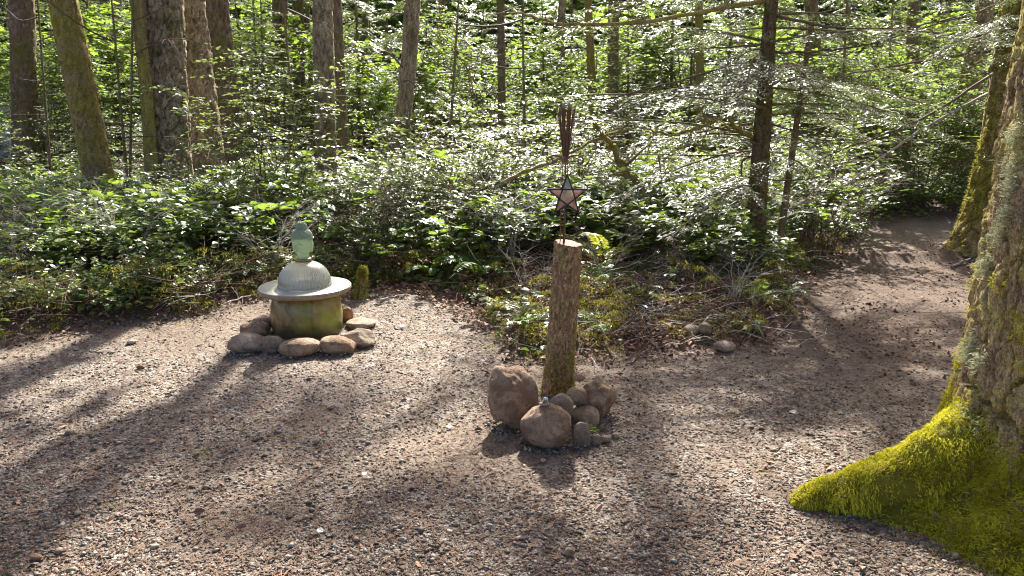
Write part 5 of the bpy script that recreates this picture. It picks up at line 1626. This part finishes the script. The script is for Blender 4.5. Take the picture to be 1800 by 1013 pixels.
# the long surface root, reaching over the gravel
RP = np.array([(-.50, .02, .36), (-.66, .02, .24), (-.82, .03, .135), (-.98, .04, .07), (-1.10, .05, .045), (-1.19, .055, .025), (-1.235, .06, -.02)])
uu_ = np.linspace(0, 1, len(RP)); vv_ = np.linspace(0, 1, 60)
RW = np.stack([np.interp(vv_, uu_, RP[:, c]) for c in range(3)], 1)
for _ in range(14): RW[1:-1] = (RW[:-2] + RW[1:-1] * 2 + RW[2:]) / 4
rr_ = np.interp(vv_, [0, .3, .6, .85, .95, 1], [.15, .11, .078, .06, .048, .015])
RV, RF = tube(RW, rr_, 40)
RV = RV + unit(RV - np.repeat(np.concatenate([RW, RW[:1], RW[-1:]]), [40] * 60 + [1, 1], axis=0)) * ((fbm(RV, 9, 3, 3.) - .5) * .05)[:, None]
obj("root", mesh("root", RV, RF, MATS["bark_near"], True, {"mossy": np.ones(len(RV))}), GTRUNK)
ca_, cb_ = TV[1:, :, :] - TV[:-1, :, :], np.roll(TV, -1, 1)[:-1] - TV[:-1]
TN = unit(np.cross(cb_, ca_))
# moss cloak
rm = np.random.default_rng(71)
m = 250000
iz = rm.integers(0, 170, m)
# only the side towards the clearing
good = np.where((np.abs(dang(th, math.pi * 1.12)) < 1.35))[0]
it = good[rm.integers(0, len(good), m)]
fr = rm.uniform(size=(m, 2))
q0 = TV[iz, it]; q = q0 + (TV[np.minimum(iz + 1, nz - 1), it] - q0) * fr[:, :1] + (TV[iz, (it + 1) % nth] - q0) * fr[:, 1:]
nrm = TN[iz, it]
line = .30 + .26 * (fbm(q * (1, 1, .5), 5, 3, 4.) - .5) * 2 + .12 * np.exp(-(dang(np.arctan2(q[:, 1], q[:, 0]), math.pi) / .35) ** 2)
dens = sstep(.22, -.14, q[:, 2] - line)
keep = rm.uniform(size=m) < dens * np.clip(fbm(q, 13, 3, 11.) * 4.2 - 1.2, .12, 1)
keep |= (rm.uniform(size=m) < .30 * (q[:, 2] > line) * (fbm(q, 7, 3, 13.) > .57))
q, nrm = q[keep], nrm[keep]
q = q + nrm * (rm.uniform(0, .008, len(q)) + .05 * np.maximum(0, fbm(q, 12, 3, 19.) - .42))[:, None]
ln = rm.uniform(.005, .015, len(q)) * (1 + .4 * (q[:, 2] < .3))
qi = rm.integers(0, 58 * 40, 60000)
qr = RV[qi] + (RV[qi + 40] - RV[qi]) * rm.uniform(size=(60000, 1)) + (RV[(qi // 40) * 40 + (qi + 1) % 40] - RV[qi]) * rm.uniform(size=(60000, 1))
nr_ = unit(RV[qi] - RW[qi // 40])
kp = rm.uniform(size=len(qr)) < np.clip(fbm(qr, 13, 3, 11.) * 4.2 - 1.35, .06, 1) * sstep(-.9, .1, nr_[:, 2])
qr, nr_ = qr[kp], nr_[kp]
qr = qr + nr_ * (rm.uniform(0, .008, len(qr)) + .05 * np.maximum(0, fbm(qr, 12, 3, 19.) - .42))[:, None]
q = np.concatenate([q, qr]); nrm = np.concatenate([nrm, nr_]); ln = np.concatenate([ln, rm.uniform(.006, .017, len(qr))])
Vm, Fm = moss_blades(q, nrm, ln, rm, .45)
es = rm.uniform(0, 1, 4200)                                  # strays creeping out over the gravel
ea = rm.uniform(math.pi * .92, math.pi * 1.62, 4200)
er = np.interp(ea, np.sort(np.mod(th, 2 * math.pi)), np.linalg.norm(TV[2][:, :2], axis=1)[np.argsort(np.mod(th, 2 * math.pi))])
er = er + rm.exponential(.035, 4200) - .02
ex, ey = er * np.cos(ea), er * np.sin(ea)
eq = np.stack([ex, ey, H(ex + TX, ey + TY) - TZ + .03 + .004], 1)
ek = fbm(eq, 9, 3, 23.) > .47
eV, eF = moss_blades(eq[ek], np.array([0, 0, 1.]) + 0 * eq[ek], rm.uniform(.006, .016, int(ek.sum())), rm, 0.0)
Fm = np.concatenate([Fm, eF + len(Vm)]); Vm = np.concatenate([Vm, eV])
tag(obj("moss", mesh("moss", Vm, Fm, MATS["moss"], False), GTRUNK), "bright yellow green moss cloaking root and trunk foot", kind="stuff")
# shaggy strands hanging over the foot
hk = np.where((q[:, 2] < .42) & (q[:, 2] > .04))[0]
hk = hk[rm.integers(0, len(hk), 14000)]
hk = hk[fbm(q[hk], 11, 2, 29.) > .5]
hd = unit(nrm[hk] * .45 + np.array([0, 0, -1.]) + rm.normal(0, .22, (len(hk), 3)))
Vh_, Fh_ = scatter(np.array([(0, -.07, 0), (0, .07, 0), (.6, .05, .03), (1, 0, 0)]), np.array([(0, 1, 2), (0, 2, 3)]), q[hk] + nrm[hk] * .010, frames(hd, nrm[hk]), rm.uniform(.014, .032, len(hk)))
tag(obj("hanging_moss", mesh("hanging_moss", Vh_, Fh_, MATS["moss"], False), GTRUNK), kind="stuff")
# needles caught in the moss
nk = rm.integers(0, len(q), 900)
nd = rm.normal(0, 1, (900, 3)) * (1, 1, .5)
Vn, Fn = scatter(np.array([(-.5, -.5, 0), (.5, -.5, 0), (.5, .5, 0), (-.5, .5, 0)]), np.array([(0, 1, 2, 3)]), q[nk] + nrm[nk] * .012, frames(nd, nrm[nk]), np.stack([rm.uniform(.012, .035, 900), rm.uniform(.0015, .005, 900), np.ones(900)], 1))
tag(obj("needles", mesh("needles", Vn, Fn, MATS["litter"], False), GTRUNK), kind="stuff")
# lichen tufts
for k, (px, py) in enumerate([(1768, 290), (1762, 330), (1758, 385), (1722, 470), (1700, 605), (1690, 625), (1712, 640), (1745, 420), (1690, 740), (1705, 760), (1775, 240)]):
    d = ray(px, py)
    best = None
    C = np.array([0, 0, CAM_H]); 
    W = V[: 350 * nth: 3] + np.array([TX, TY, TZ - .03])
    rel = W - C
    tt_ = rel @ d / (d @ d)
    dist = np.linalg.norm(rel - tt_[:, None] * d, axis=1)
    c_ = np.where(dist < .03)[0]
    if not len(c_): c_ = np.array([dist.argmin()])
    b_ = c_[tt_[c_].argmin()]
    p0 = W[b_] - np.array([TX, TY, TZ - .03])
    nr = unit(np.array([p0[0], p0[1], 0.0]))
    mm = 420
    qq = p0 + rm.normal(0, .018, (mm, 3)) * (1, 1, 1.4)
    Vl, Fl = moss_blades(qq, nr + 0 * qq, rm.uniform(.008, .02, mm), rm, .15)
    tag(obj("lichen", mesh("lichen", Vl, Fl, MATS["lichen"], False), GTRUNK), kind="stuff")

# moss on the right-hand fir's skirt and on the maple stems
for src, zmax, n_, mt in ((BIG_RIGHT, 1.6, 16000, "moss_dull"), (hem, .9, 2500, "moss_dull")):
    tv_ = [c for c in src.children if c.name.startswith("trunk")][0].data
    co_ = np.empty(len(tv_.vertices) * 3, np.float32); tv_.vertices.foreach_get("co", co_)
    co_ = co_.reshape(-1, 3)
    pick = co_[(co_[:, 2] < zmax)]
    q = pick[rm.integers(0, len(pick), n_)] + rm.normal(0, .008, (n_, 3))
    kk_ = (fbm(q, 5, 3, 9.) + .12 * (1 - q[:, 2] / zmax)) > .52
    q = q[kk_]
    nr = unit(q * (1, 1, 0))
    Vm, Fm = moss_blades(q, nr, rm.uniform(.015, .04, len(q)), rm, .4)
    tag(obj("moss", mesh("moss", Vm, Fm, MATS[mt], False), [c for c in src.children if c.name.startswith("trunk")][0]), kind="stuff")

# distant wood that closes the view
rd_ = np.random.default_rng(91)
m = 76000
Y_ = rd_.uniform(40, 58, m)
x_ = rd_.uniform(-1, 1, m) * (.80 * Y_ + 6)
zt_ = rd_.uniform(0, 1, m) ** .9 * (11 + 6 * (xy_noise(x_, Y_, .12, 2, 3.) - .5))
gp = fbm(np.stack([x_, Y_, zt_], 1), .45, 3, 6.) > .42
x_, Y_, zt_ = x_[gp], Y_[gp], zt_[gp]
m = len(x_)
a = rd_.uniform(0, 6.28, m)
d = np.stack([np.cos(a), np.sin(a), rd_.normal(-.1, .3, m)], 1)
V, F = scatter(LEAF * (1, 1.5, 1), LEAF_F, np.stack([x_, Y_, zt_ + .5], 1), frames(d, np.array([0, 0, 1.]) + rd_.normal(0, .5, (m, 3))), rd_.uniform(.35, .9, m))
tag(obj("distant_foliage", mesh("distant_foliage", V, F, MATS["far_leaf"], False)), "mass of green leaves of the far wood", "foliage", None, "stuff")

# ------------------------------------------------------------------ look-alikes: say which one by its place in its group
ORD = "first second third fourth fifth sixth seventh eighth ninth tenth eleventh twelfth thirteenth fourteenth fifteenth sixteenth seventeenth eighteenth nineteenth twentieth twenty-first twenty-second twenty-third twenty-fourth twenty-fifth twenty-sixth twenty-seventh twenty-eighth".split()
same = {}
for o in scene.objects:
    if o.parent is None and o.get("label"):
        same.setdefault(o["label"], []).append(o)
for lab, os_ in same.items():
    if len(os_) < 2: continue
    os_.sort(key=lambda o: project((o.location.x, o.location.y, o.location.z + .5))[0])
    for k, o in enumerate(os_):
        if len(os_) == 2: w_ = ("left one", "right one")[k]
        elif k == 0: w_ = "leftmost"
        elif k == len(os_) - 1: w_ = "rightmost"
        else: w_ = ORD[k] + " from left" if k < len(ORD) else ""
        if w_: o["label"] = lab + ", " + w_
